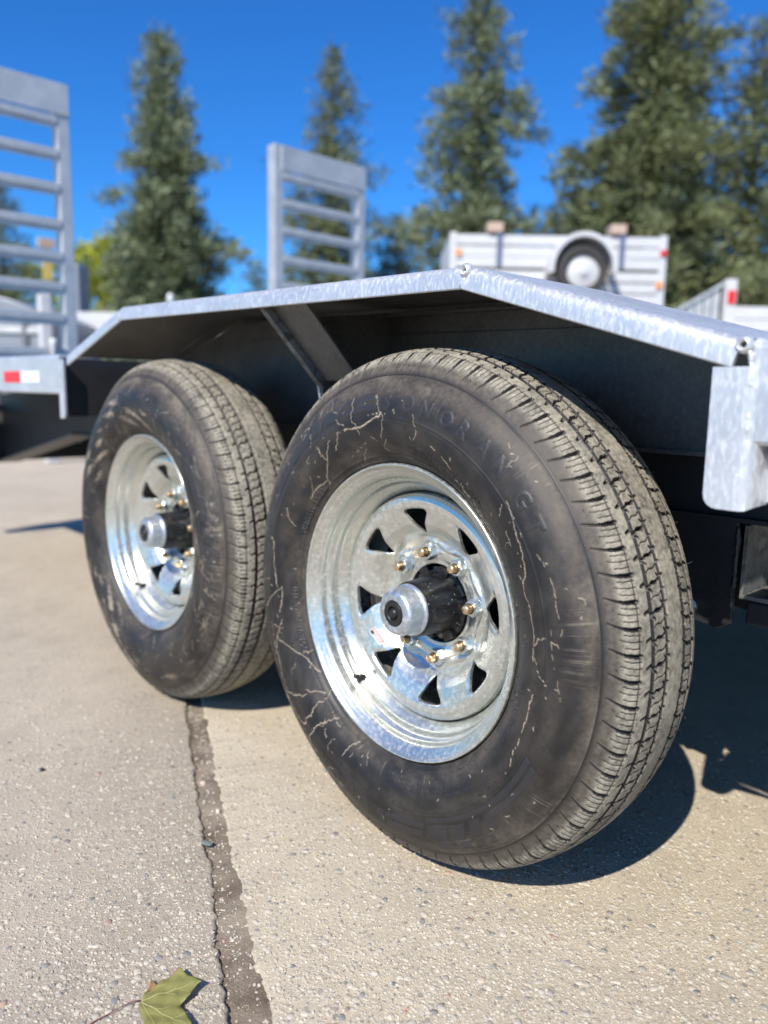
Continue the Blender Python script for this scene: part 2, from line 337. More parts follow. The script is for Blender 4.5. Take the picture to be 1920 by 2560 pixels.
def grit_layer(name, n, label):
    r = np.random.default_rng(91); na = 6; base = [(0, 0, 1.0)] + [(0.72 * math.cos(2 * PI * a / na), 0.72 * math.sin(2 * PI * a / na), 0.62) for a in range(na)] + [(math.cos(2 * PI * (a + .5) / na), math.sin(2 * PI * (a + .5) / na), -0.15) for a in range(na)]
    base = np.array(base); T = [(0, 1 + a, 1 + (a + 1) % na) for a in range(na)]
    for a in range(na): p, q, u, v = 1 + a, 1 + (a + 1) % na, 1 + na + a, 1 + na + (a + 1) % na; T += [(p, u, q), (q, u, v)]
    T = np.array(T); P = np.array([regG(r) for _ in range(n)]); e = (P - J0) @ JN; s_ = (P - J0) @ JD; P = P[(e < -0.004) | (e > 0.050)]; n = len(P)
    sz = 0.0012 + 0.0036 * r.random(n) ** 2.0; a = r.uniform(0, 2 * PI, n); ar = r.uniform(.5, 1, n); h = sz * r.uniform(.18, .5, n)
    B = base[None] * (1 + r.uniform(-.28, .28, (n, len(base), 3))); X = B[..., 0] * sz[:, None] / 2 * 1.3; Y = B[..., 1] * (sz * ar)[:, None] / 2 * 1.3; c, s2 = np.cos(a)[:, None], np.sin(a)[:, None]
    V = np.stack([X * c - Y * s2 + P[:, :1], X * s2 + Y * c + P[:, 1:], B[..., 2] * h[:, None]], -1).reshape(-1, 3); F = (T[None] + (np.arange(n) * len(base))[:, None, None]).reshape(-1, 3)
    me = np_mesh(name, V, F); at = me.attributes.new('tone', 'FLOAT', 'POINT'); at.data.foreach_set('value', np.repeat(r.random(n) ** 1.2 * .96, len(base)).astype(np.float32)); o = obj(name, me, M['pebble'], None, True); tag(o, label, 'grit', kind='stuff')
def regG(r):
    while True:
        x, y = r.uniform(-0.85, 0.7), r.uniform(-0.6, 0.9); d = math.hypot(x + 0.7679, y + 0.8053); g = (x + 0.7679) * 0.675 + (y + 0.8053) * 0.737
        if 0.5 < g < 1.5 and r.random() < min(1, (0.8 / d) ** 2.4): return x, y
grit_layer('surface_grit', 42000, 'fine sandy grit texture standing proud on the concrete')
def regJ(r):
    s = r.uniform(-0.5, 1.2); e = r.uniform(0.003, joint_w(s) - 0.003); q = J0 + JD * s + JN * e; return q[0], q[1]
pebbles('joint_gravel', 1700, regJ, 0.0010, 0.0062, -0.0058, 5, label='fine pale grit lying in the dirt filled joint')
def stone(name, loc, sz, col, label, seedv):
    bm = bmesh.new(); bmesh.ops.create_icosphere(bm, subdivisions=2, radius=1.0); r = random.Random(seedv)
    for v in bm.verts:
        v.co *= 1 + r.uniform(-0.16, 0.16); v.co = Vector((v.co.x * sz[0], v.co.y * sz[1], v.co.z * sz[2]))
    bmesh.ops.rotate(bm, verts=bm.verts, matrix=Matrix.Rotation(r.uniform(0, 3), 3, 'Z'))
    t = NT(name + '_stone'); mt = t.out(t.mix(t.noise(300, 4), tuple(v * 0.8 for v in col), col), 0.75, 0.0, t.bump(t.noise(500, 4), 0.4, 0.0008))
    o = obj(name, bm_mesh(name, bm), mt); o.location = loc; tag(o, label, 'stone'); return o
stone('loose_stone', (-0.112, 0.392, -0.002), (0.0042, 0.007, 0.004), (0.62, 0.47, 0.38), 'pinkish stone chip lying highest in the dirt joint, near the rear wheel', 1)
stone('loose_stone', (-0.141, 0.288, -0.002), (0.006, 0.004, 0.004), (0.66, 0.60, 0.50), 'cream angular stone at the right edge of the dirt joint', 2)
stone('loose_stone', (-0.205, 0.214, 0.0012), (0.010, 0.006, 0.0035), (0.15, 0.17, 0.16), 'flat blue grey stone on the left lip of the joint', 3)
stone('loose_stone', (-0.319, 0.625, 0.002), (0.005, 0.004, 0.004), (0.03, 0.03, 0.03), 'tiny black stone alone on the pavement left of the joint', 4)
# straw bits in joint
bmV = []; bmF = []
for i in range(60):
    s = random.uniform(-0.35, 1.0); e = random.uniform(0.004, 0.036); q = J0 + JD * s + JN * e; a = random.uniform(0, PI); L = random.uniform(0.003, 0.009)
    V_, F_ = tube_arrays([(q[0], q[1], dirt_z(s, (e + .02) / .085) + .0006), (q[0] + L * .5 * math.cos(a), q[1] + L * .5 * math.sin(a), dirt_z(s, (e + .02) / .085) + .0018), (q[0] + L * math.cos(a + .2), q[1] + L * math.sin(a + .2), dirt_z(s, (e + .02) / .085) + .0006)], 0.0003, 4)
    bmF += [tuple(k + len(bmV) for k in f) for f in F_]; bmV += V_
me = bpy.data.meshes.new('straw'); me.from_pydata(bmV, [], bmF); t = NT('dry_straw')
tag(obj('straw_litter', me, t.out((0.55, 0.46, 0.30), 0.8)), 'dry straw bits scattered along the dirt joint', 'litter', kind='stuff')

# ------------------------------------------------------------------ tyre
def text_mask(txt, h, res=0.0005, bold=0.0, space=1.0):
    cu = bpy.data.curves.new('tmp_text', 'FONT'); cu.body = txt; cu.size = 1.0; cu.offset = bold; cu.space_character = space; cu.resolution_u = 4
    o = bpy.data.objects.new('tmp_text', cu); S.collection.objects.link(o)
    bpy.context.view_layer.update(); dg = bpy.context.evaluated_depsgraph_get(); me = bpy.data.meshes.new_from_object(o.evaluated_get(dg))
    me.calc_loop_triangles(); V = np.array([v.co[:2] for v in me.vertices]); T = np.array([t.vertices[:] for t in me.loop_triangles])
    bpy.data.objects.remove(o); bpy.data.curves.remove(cu); bpy.data.meshes.remove(me)
    lo, hi = V.min(0), V.max(0); cap = 0.73; k = h / cap; V = (V - [lo[0], 0]) * k
    W = (hi[0] - lo[0]) * k; pad = 0.002; img = np.zeros((int((h * 1.5 + 2 * pad) / res) + 1, int((W + 2 * pad) / res) + 1), dtype=np.float32)
    V = (V + [pad, pad + h * 0.25]) / res
    for tri in T:
        a, b, c = V[tri]; x0, y0 = np.floor(np.min([a, b, c], 0)).astype(int); x1, y1 = np.ceil(np.max([a, b, c], 0)).astype(int) + 1
        x0 = max(x0, 0); y0 = max(y0, 0); x1 = min(x1, img.shape[1]); y1 = min(y1, img.shape[0])
        if x1 <= x0 or y1 <= y0: continue
        X, Y = np.meshgrid(np.arange(x0, x1) + .0, np.arange(y0, y1) + .0); 
        d = (b[1] - c[1]) * (a[0] - c[0]) + (c[0] - b[0]) * (a[1] - c[1])
        if abs(d) < 1e-9: continue
        u = ((b[1] - c[1]) * (X - c[0]) + (c[0] - b[0]) * (Y - c[1])) / d; v = ((c[1] - a[1]) * (X - c[0]) + (a[0] - c[0]) * (Y - c[1])) / d
        img[y0:y1, x0:x1] = np.maximum(img[y0:y1, x0:x1], ((u >= -.02) & (v >= -.02) & (u + v <= 1.02)).astype(np.float32))
    return img, W, h, res, pad
def sstep(x, a, b):
    t_ = np.clip((x - a) / (b - a), 0, 1); return t_ * t_ * (3 - 2 * t_)
XC = 0.089; RT = 0.391
def build_tyre(N, step, rot, seedv, full=True):
    r_ = np.random.default_rng(seedv)
    half = [(0.0085, 0.2185), (0.004, 0.2235), (-0.004, 0.2305), (-0.0135, 0.241), (-0.0225, 0.257), (-0.0275, 0.274), (-0.0285, 0.292), (-0.0262, 0.310), (-0.0195, 0.328), (-0.010, 0.342), (-0.0045, 0.3485),
            (0.000, 0.356), (0.006, 0.366), (0.0135, 0.3755), (0.024, 0.3825), (0.040, 0.3872), (0.062, 0.3905), (0.089, 0.392)]
    pr = half + [(2 * XC - x, r) for x, r in half[::-1][1:]]; pr = np.array(pr)
    # catmull-rom
    dense = []
    for i in range(len(pr) - 1):
        p0, p1, p2, p3 = pr[max(i - 1, 0)], pr[i], pr[i + 1], pr[min(i + 2, len(pr) - 1)]
        for q in np.linspace(0, 1, 24, endpoint=False):
            dense.append(0.5 * ((2 * p1) + (-p0 + p2) * q + (2 * p0 - 5 * p1 + 4 * p2 - p3) * q ** 2 + (-p0 + 3 * p1 - 3 * p2 + p3) * q ** 3))
    dense.append(pr[-1]); dense = np.array(dense); arc = np.concatenate([[0], np.cumsum(np.hypot(*np.diff(dense, axis=0).T))])
    mid = arc[np.argmin(np.abs(dense[:, 0] - XC) + (dense[:, 1] < 0.38))]
    aI = arc - mid                                                     # 0 at crown, negative outboard
    sh = float(np.interp(0.3485, dense[:len(dense) // 2, 1], -aI[:len(dense) // 2]))     # parting line arclength
    s1 = np.arange(-mid, sh + 0.003, step); s2 = np.linspace(sh + 0.003, arc[-1] - mid, 16)[1:]
    s = np.concatenate([s1, s2]); px = np.interp(s, aI, dense[:, 0]); prr = np.interp(s, aI, dense[:, 1])
    tx = np.gradient(px, s); tr = np.gradient(prr, s); ln = np.hypot(tx, tr); tx /= ln; tr /= ln; nxx, nrr = -tr, tx                # outward normal
    flip = np.sign((nxx * (px - XC) + nrr * (prr - 0.30)).sum()); nxx *= flip; nrr *= flip
    th = np.linspace(0, 2 * PI, N, endpoint=False); TH, Sg = np.meshgrid(th - rot, s, indexing='ij'); TH = np.mod(TH, 2 * PI)
    D = np.zeros_like(TH); dust = np.zeros_like(TH); mud = np.zeros_like(TH); let = np.zeros_like(TH); Rg = np.broadcast_to(prr, TH.shape)
    # ---- tread
    A = np.abs(Sg); C = 2 * PI * RT; NP = 76; P = C / NP; v = TH * RT + (Sg > 0) * P * 0.37
    wv = np.mod(v / P, 1.0)
    def per(c): d = np.abs(np.mod(wv - c + 0.5, 1.0) - 0.5) * P; return d
    tread = A < sh - 0.001
    g = np.zeros_like(TH)
    def cut(mask): nonlocal g; g = np.maximum(g, mask)
    soft = 0.0007
    jag = 0.0011 * (np.mod(wv * 2 + (Sg > 0) * .5, 1.0) - 0.35)
    cut(7.0 * (1 - sstep(np.abs(A - 0.0465), 0.0023, 0.0023 + soft)))
    cut(7.0 * (1 - sstep(np.abs(A - 0.0205 - 0.3 * jag), 0.0021 + jag * 0.35, 0.0021 + jag * 0.35 + soft)))
    # lattice sipes between the grooves
    inr = sstep(A, 0.0205, 0.0215) * (1 - sstep(A, 0.0445, 0.0455)); q = (A - 0.0205) / 0.026
    zz = 0.5 + 0.55 * (q - 0.5) + 0.10 * np.sin(q * 2 * PI)
    cut(5.5 * inr * (1 - sstep(per(zz), 0.0011, 0.0011 + soft)))
    cut(4.0 * inr * (q > 0.74) * (1 - sstep(per(0.95 - 0.9 * (q - 0.6)), 0.0007, 0.0007 + soft)))
    cut(4.0 * inr * (q < 0.26) * (1 - sstep(per(0.15 - 0.9 * (q - 0.3)), 0.0007, 0.0007 + soft)))
    cut(2.4 * inr * (1 - sstep(per(zz + 0.5), 0.0003, 0.0011)))
    # notches outside groove
    cut(5.0 * (A > 0.047) * (1 - sstep(A, 0.0565, 0.0585)) * (1 - sstep(per(0.42 + 14 * (A - 0.047)), 0.0011 - 0.04 * (A - 0.047), 0.0017)))
    cut(3.5 * (A < 0.0200) * (A > 0.0150) * (1 - sstep(per(0.30 + 20 * (A - 0.018)), 0.0007, 0.0014))); cut(3.5 * (A < 0.0200) * (A > 0.0165) * (1 - sstep(per(0.78), 0.0006, 0.0013)))
    # fine circumferential sipe
    cut(1.6 * (1 - sstep(np.abs(A - 0.0675), 0.0003, 0.0010)))
    # shoulder slots
    e = (A - 0.064) / (sh - 0.008 - 0.064); ctr = 0.05 - 0.30 * e + 0.10 * np.sin(e * PI)
    wd = np.where(e < 0.08, 0.0008 + 0.012 * np.clip(e, 0, 1), 0.0017 - 0.0009 * np.clip(e, 0, 1))
    cut((6.0 - 4.6 * np.clip(e, 0, 1)) * (e > 0) * (e < 1) * (1 - sstep(per(ctr), wd, wd + soft)))
    for c_, l0, l1 in ((0.28, 0.02, 0.55), (0.52, -0.02, 0.66), (0.77, 0.04, 0.52)):
        cut(2.0 * (e > l0) * (e < l1) * (1 - sstep(per(ctr - 0.05 + c_), 0.00015, 0.0009)))
    g = g * tread
    # parting line bead and buttress steps
    D += 0.0011 * np.exp(-((A - sh) / 0.0011) ** 2)
    tfac = sstep(-A, -(sh + 0.002), -(sh - 0.012))
    D -= g * 0.001
    gd = g.copy()
    if full:
        for ax_, k_ in ((0, 1), (0, -1), (1, 1), (1, -1)): gd = np.maximum(gd, np.roll(np.where(g > 3.4, g, 0), k_, ax_))
    dust += tfac * (0.98 - np.clip(gd / 2.0, 0, 0.93)); dust *= np.where(A > sh - 0.030, 1 - 0.50 * sstep(A, sh - 0.030, sh - 0.016), 1.0)
    side = (Sg < -sh)
    # ---- sidewall rings
    for rr, hh, ww in ((0.2895, 0.0012, 0.0011), (0.2840, 0.0007, 0.0009), (0.2345, 0.0008, 0.0010), (0.2270, 0.0012, 0.0016)):
        D += side * hh * np.exp(-((Rg - rr) / ww) ** 2)
    # fine radial serration of the lettering band
    ser = side * sstep(Rg, 0.2905, 0.2925) * (1 - sstep(Rg, 0.339, 0.343))
    D += ser * 0.00012 * np.sin(TH * 900)
    band = np.mod(np.degrees(TH) + 180, 360) - 180
    # ---- decorative bars
    def bars(c0, sgn):
        nonlocal D, let
        for a0, a1, r0, r1 in ((-66, -50, .292, .300), (-66, -46, .303, .311), (-47, -43, .303, .324), (-41, -37, .303, .324), (-35, -30, .303, .324), (-28.5, -21, .303, .324), (-19.5, -6, .313, .324), (-19.5, -4, .300, .309),
                               (-45, -42.5, .327, .339), (-41, -38.2, .327, .339), (-36.5, -32.5, .327, .339), (-30.5, -24.5, .327, .339), (-50, -20, .292, .299)):
            a = np.mod(np.degrees(TH) - c0 + 180, 360) - 180; a = a * sgn
            sl = (Rg - 0.31) * 110
            mk = sstep(a - sl, a0 - .15, a0 + .15) * (1 - sstep(a - sl, a1 - .15, a1 + .15)) * sstep(Rg, r0 - .0005, r0 + .0005) * (1 - sstep(Rg, r1 - .0005, r1 + .0005)) * side
            D += mk * 0.0010; let = np.maximum(let, mk)
    bars(0, 1); bars(182, 1) 
    def stamp(txt, ang, rc, h, amp, bold=0.0, space=1.0, out=False):
        """starts at ang (deg, clockwise from top), baseline centre radius rc"""
        nonlocal D, let
        img, W, H, res, pad = text_mask(txt, h, 0.0005 if h < .012 else 0.0008, bold, space)
        a = np.mod(np.degrees(TH) - ang + 180, 360) - 180
        sel = (side) & (a > -3) & (np.radians(a) * rc < W + 0.004) & (Rg > rc - h) & (Rg < rc + h)
        X = (np.radians(a[sel]) * rc + pad) / res; Y = (Rg[sel] - rc + h / 2 + pad + h * 0.25) / res
        xi = np.clip(X, 0, img.shape[1] - 1.01); yi = np.clip(Y, 0, img.shape[0] - 1.01); x0 = xi.astype(int); y0 = yi.astype(int); fx = xi - x0; fy = yi - y0
        val = (img[y0, x0] * (1 - fx) * (1 - fy) + img[y0, x0 + 1] * fx * (1 - fy) + img[y0 + 1, x0] * (1 - fx) * fy + img[y0 + 1, x0 + 1] * fx * fy) * (X >= 0) * (Y >= 0) * (X < img.shape[1]) * (Y < img.shape[0])
        D[sel] += val * amp; let[sel] = np.maximum(let[sel], val); return W
    if full:
        for b0 in (0, 180):
            for i, ch in enumerate('SONORAN'): stamp(ch, b0 - 2.0 + 6.85 * i, 0.312, 0.0215, 0.0008, 0.035)
            for i, ch in enumerate('GT'): stamp(ch, b0 + 48.5 + 6.6 * i, 0.312, 0.0215, 0.0008, 0.035)
        stamp('TUBELESS  RADIAL', -68, 0.2375, 0.0075, 0.0012, 0.03, 1.25)
        stamp('ST235/80R16   124/120M', 8.5, 0.2540, 0.0052, 0.0011, 0.03)
        stamp('LOAD RANGE E', 29, 0.2530, 0.0060, 0.0012, 0.03)
        stamp('MAX LOAD SINGLE 1600kg AT 550kPa COLD', 9, 0.2465, 0.0048, 0.0010, 0.02)
        stamp('MAX LOAD DUAL 1400kg AT 550kPa COLD', 9, 0.2392, 0.0048, 0.0010, 0.02)
        stamp('DOT  U1  JUPRA  4521', -118, 0.2405, 0.0062, 0.0012, 0.03, 1.35)
        stamp('FOR TRAILER USE ONLY', 96, 0.2500, 0.0075, 0.0012, 0.03, 1.1)
        stamp('SAFETY WARNING', 136.5, 0.2640, 0.0054, 0.0011, 0.03)
        for k_, l_ in enumerate(('SERIOUS INJURY MAY RESULT FROM TIRE FAILURE DUE TO', 'UNDERINFLATION OR OVERLOADING. FOLLOW OWNERS MANUAL', 'EXPLOSION OF TIRE/RIM ASSEMBLY DUE TO IMPROPER MOUNTING')):
            stamp(l_, 138 + k_, 0.2575 - 0.0062 * k_, 0.0040, 0.0009, 0.015)
        for a0 in (133.5, 161, 182):
            a = np.mod(np.degrees(TH) - a0 + 180, 360) - 180; mk = side * (1 - sstep(np.abs(np.radians(a)) * Rg, .0004, .0010)) * (Rg > .236) * (Rg < .281); D += mk * 0.0007
    # ---- dust on the sidewall: patchy film of dried mud haze
    def pn(f1, f2, seed2):                                               # cheap smooth periodic noise
        rr2 = np.random.default_rng(seed2); o = np.zeros_like(TH)
        for k_ in range(7):
            i_ = rr2.integers(1, f1); j_ = rr2.uniform(-f2, f2); o += np.sin(i_ * TH + j_ * Rg * 100 + rr2.uniform(0, 6)) / 7
        return o
    blot = 0.5 + 0.9 * pn(14, 1.6, seedv) + 0.5 * pn(60, 4, seedv + 1)
    sd = 0.0 + 0.17 * np.clip(blot - .1, 0, 1)
    sd += 0.32 * sstep(Rg, 0.318, 0.345) * np.clip(blot + 0.25, 0, 1)
    upper = np.clip(np.cos(np.mod(TH + rot, 2 * PI) - 0.15), 0, 1)
    sd += 0.16 * upper * sstep(Rg, 0.295, 0.335)
    sd += 0.20 * (1 - sstep(Rg, 0.235, 0.262)) * np.clip(blot + .2, 0, 1)
    dust = np.where(side, np.clip(sd, 0, 1), dust)
    # scuffs: radial short streaks
    rs = r_.random(N); rs = (rs + np.roll(rs, 1)) / 2; rs = sstep(rs, .62, .85)[:, None]
    streak = rs * np.clip((pn(18, 1, seedv + 7) + .15 * pn(120, 9, seedv + 8)) * 2.2, 0, 1) * sstep(Rg, .302, .328) * side
    dust = np.clip(dust + 0.5 * streak * (1 - sstep(Rg, .340, .350)), 0, 1)
    # ---- dried splash trails
    def trail(a0, r0, a1, r1, wd_, n_=26, amp_=1.0, curve=0.0, frag=0.0):
        nonlocal mud, D
        tt = np.linspace(0, 1, n_); aa = a0 + (a1 - a0) * tt + curve * np.sin(tt * PI) + np.cumsum(r_.normal(0, 0.30, n_)); rr3 = r0 + (r1 - r0) * tt + np.cumsum(r_.normal(0, 0.0008, n_))
        for i in range(n_ - 1):
            if r_.random() < frag: continue
            ax, bx = np.radians(aa[i]), np.radians(aa[i + 1]); wdi = 0.50 * wd_ * r_.choice((.35, .6, .9, 1.1, 1.5))
            lo_, hi_ = min(ax, bx) - 0.012, max(ax, bx) + 0.012
            d0 = int(round((lo_ + rot) / (2 * PI) * N)); d1 = int(round((hi_ + rot) / (2 * PI) * N)); rows = np.arange(d0, d1 + 1) % N
            c0 = np.searchsorted(np.where(s < -sh, prr, 9), min(rr3[i], rr3[i + 1]) - 0.004); c1 = np.searchsorted(np.where(s < -sh, prr, 9), max(rr3[i], rr3[i + 1]) + 0.004)
            if c1 <= c0: continue
            sub = np.ix_(rows, np.arange(c0, c1)); ta = np.mod(TH[sub] - ax + PI, 2 * PI) - PI
            X = ta * 0.28; Y = Rg[sub] - rr3[i]; dx = (np.mod(bx - ax + PI, 2 * PI) - PI) * 0.28; dy = rr3[i + 1] - rr3[i]; L2 = dx * dx + dy * dy + 1e-12
            u = np.clip((X * dx + Y * dy) / L2, 0, 1); dd = np.hypot(X - u * dx, Y - u * dy)
            mk = (1 - sstep(dd, wdi * .5, wdi * .5 + 0.0007)) * amp_; mud[sub] = np.maximum(mud[sub], mk)
    if full:
        for args in ((-19, .283, -11, .280, .0024, 26, .95, 0, 0), (-11, .280, -4, .293, .0026, 18, .95, 2, 0), (-4, .293, -4.5, .300, .002, 8, .9, 0, 0), (-14, .325, -13, .262, .0016, 26, .6, -1, 0), (-5, .32, -2, .26, .0016, 26, .55, 1, 0),
                     (-27, .262, -22, .283, .0030, 14, .5, 0, 0), (-40, .235, -28, .285, .0013, 20, .8, 0, 0), (-52, .245, -40, .238, .0018, 16, .8, 0, 0), (-66, .25, -60, .275, .0015, 16, .8, 0, 0),
                     (-75, .30, -92, .262, .0020, 30, .9, 3, .05), (-92, .262, -104, .268, .0018, 20, .9, -2, .05), (-104, .268, -112, .300, .0016, 20, .8, 0, .1), (-92, .262, -100, .31, .0014, 20, .7, 0, .1),
                     (-110, .285, -118, .250, .0018, 24, .8, 0, 0), (-118, .250, -127, .235, .0015, 16, .8, 0, 0), (-112, .30, -128, .305, .0016, 30, .8, 3, .2), (-124, .325, -140, .30, .0022, 30, .95, -3, .05), (-140, .30, -139, .245, .0020, 26, .9, 1, 0),
                     (-128, .315, -132, .262, .0019, 26, .9, 0, 0), (-132, .262, -139, .240, .0016, 14, .8, 0, 0), (-132, .32, -150, .318, .0022, 30, .9, 2, .05), (-146, .33, -147, .26, .0019, 30, .9, 1, .05), (-147, .26, -150, .236, .0016, 12, .8, 0, 0),
                     (-160, .27, -163, .236, .0018, 18, .85, 0, 0), (-118, .335, -135, .33, .0018, 30, .8, 0, .1), (-150, .333, -165, .318, .0016, 26, .8, 0, .15), (-100, .335, -118, .315, .0014, 24, .7, 0, .2), (-87, .315, -102, .325, .0012, 24, .7, 0, .35),
                     (56, .283, 66, .262, .0022, 26, .9, 2, 0), (66, .262, 88, .268, .0014, 36, .8, -2, .1), (88, .268, 96, .290, .0012, 20, .8, 0, .3), (48, .292, 56, .283, .0014, 14, .7, 0, .2), (62, .30, 78, .31, .0012, 20, .6, 0, .4),
                     (100, .27, 116, .272, .0016, 26, .85, 1, .45), (116, .272, 122, .28, .0016, 12, .8, 0, .3), (10, .30, 12, .262, .0013, 18, .6, 0, .1), (18, .268, 30, .245, .0018, 22, .7, 0, .35), (30, .245, 46, .232, .0020, 26, .8, 0, .3)):
            trail(*args)
    if full:
        for k_ in range(34):                                             # fine splash branches, mostly low on the left
            a0 = r_.choice([r_.uniform(-155, -85), r_.uniform(-155, -85), r_.uniform(-70, 0), r_.uniform(40, 110)]); r0 = r_.uniform(.238, .330); da = r_.normal(0, 5); trail(a0, r0, a0 + da, np.clip(r0 + r_.normal(0, .02), .234, .338), r_.uniform(.0008, .0015), 12, r_.uniform(.35, .8), r_.normal(0, 1), .25)
    for k_ in range(14 if full else 60):
        a0 = r_.uniform(-180, 180) if not full else r_.choice([r_.uniform(-170, -85), r_.uniform(-60, 130)]); r0 = r_.uniform(.236, .335)
        trail(a0, r0, a0 + r_.uniform(-4, 4), np.clip(r0 + r_.uniform(-.03, .03), .232, .34), r_.uniform(.0009, .0020), 12, r_.uniform(.4, .85), 0, .3)
    if not full:
        bl = np.clip((pn(26, 3.2, 41) + .5 * pn(90, 9, 43)) * 3.2 - 0.55, 0, 1) * side * sstep(Rg, .235, .25) * (1 - sstep(Rg, .325, .34)); mud = np.maximum(mud, bl * .75 * np.clip(pn(6, .6, 44) * 4 + .3, 0, 1))
    for k_ in range(90):                                                 # specks
        a0 = r_.uniform(-180, 180); r0 = r_.uniform(.235, .342); trail(a0, r0, a0 + .3, r0 + r_.uniform(-.003, .003), r_.uniform(.0009, .002), 3, r_.uniform(.4, .9))
    D += mud * 0.00035
    # ---- make mesh, local to wheel centre (axis x), angle from top toward -y
    X = px[None, :] + nxx[None, :] * D; R_ = prr[None, :] + nrr[None, :] * D
    thw = th[:, None]; Y = -R_ * np.sin(thw); Z = R_ * np.cos(thw)
    low = np.clip(-(Z + RT - 0.014) / 0.014, 0, 1.4)                                                                  # slight squash on the ground
    X = X - (X < XC) * 0.004 * np.exp(-((Z + 0.36) / 0.05) ** 2) * (prr[None, :] < .37) * (prr[None, :] > .26) * (Y * Y < .03) * (1 - Y * Y / .03)
    Z = np.maximum(Z, -RT + 0.0015 + 0.0 * low)
    V = np.stack([X, Y, Z], -1).reshape(-1, 3); k = len(s); idx = np.arange(N * k, dtype=np.int32).reshape(N, k); nx = np.roll(idx, -1, 0)
    F = np.stack([idx[:, :-1], nx[:, :-1], nx[:, 1:], idx[:, 1:]], -1).reshape(-1, 4)
    n0 = np.cross(V[F[:1, 1]] - V[F[:1, 0]], V[F[:1, 2]] - V[F[:1, 0]])[0]
    if n0[0] * 1.0 > 0: F = F[:, ::-1]
    me = bpy.data.meshes.new('tyre'); F = np.ascontiguousarray(F, dtype=np.int32)
    me.vertices.add(len(V)); me.vertices.foreach_set('co', V.astype(np.float32).ravel()); me.loops.add(F.size); me.loops.foreach_set('vertex_index', F.ravel())
    me.polygons.add(len(F)); me.polygons.foreach_set('loop_start', np.arange(0, F.size, 4, dtype=np.int32)); me.update(calc_edges=True)
    for nm, ar in (('dust', dust), ('mud', mud), ('letter', let)):
        at = me.attributes.new(nm, 'FLOAT', 'POINT'); at.data.foreach_set('value', ar.astype(np.float32).ravel())
    me.materials.append(M['rubber']); me.shade_smooth(); return me

# ------------------------------------------------------------------ rim, disc, hub
def smooth1(x, a, b): return float(sstep(np.float64(x), a, b))
def disc_x(r, th):
    """outboard face of the wheel disc, th relative to studs"""
    x = 0.0
    pts = [(0.060, 0.0890), (0.0635, 0.0870), (0.068, 0.0868), (0.075, 0.0840), (0.083, 0.0825), (0.092, 0.0840), (0.098, 0.0850), (0.106, 0.0795), (0.115, 0.0685), (0.128, 0.0585), (0.142, 0.0530), (0.155, 0.0485), (0.163, 0.0470), (0.170, 0.0485), (0.1745, 0.0525), (0.1765, 0.0600), (0.1770, 0.0750)]
    P = np.array(pts); x = float(np.interp(r, P[:, 0], P[:, 1]))
    lobe = 0.5 + 0.5 * math.cos(8 * th)
    if 0.066 < r < 0.108:
        ring = math.exp(-((r - (0.0915 + 0.0085 * lobe)) / 0.0042) ** 2); x -= 0.0050 * ring * (0.6 + 0.4 * lobe)
    return x
def rounded_poly(P, rad, n):
    out = []; k = len(P)
    for i in range(k):
        p = np.array(P[i]); a = np.array(P[i - 1]) - p; b = np.array(P[(i + 1) % k]) - p; a /= np.linalg.norm(a); b /= np.linalg.norm(b)
        ang = math.acos(np.clip(a @ b, -1, 1)); d = rad / math.tan(ang / 2); p1 = p + a * d; p2 = p + b * d
        for q in np.linspace(0, 1, 9): out.append((1 - q) ** 2 * p1 + 2 * q * (1 - q) * p + q * q * p2)
    out = np.array(out + [out[0]]); L = np.concatenate([[0], np.cumsum(np.hypot(*np.diff(out, axis=0).T))]); q = np.linspace(0, L[-1], n, endpoint=False)
    return np.stack([np.interp(q, L, out[:, 0]), np.interp(q, L, out[:, 1])], 1)
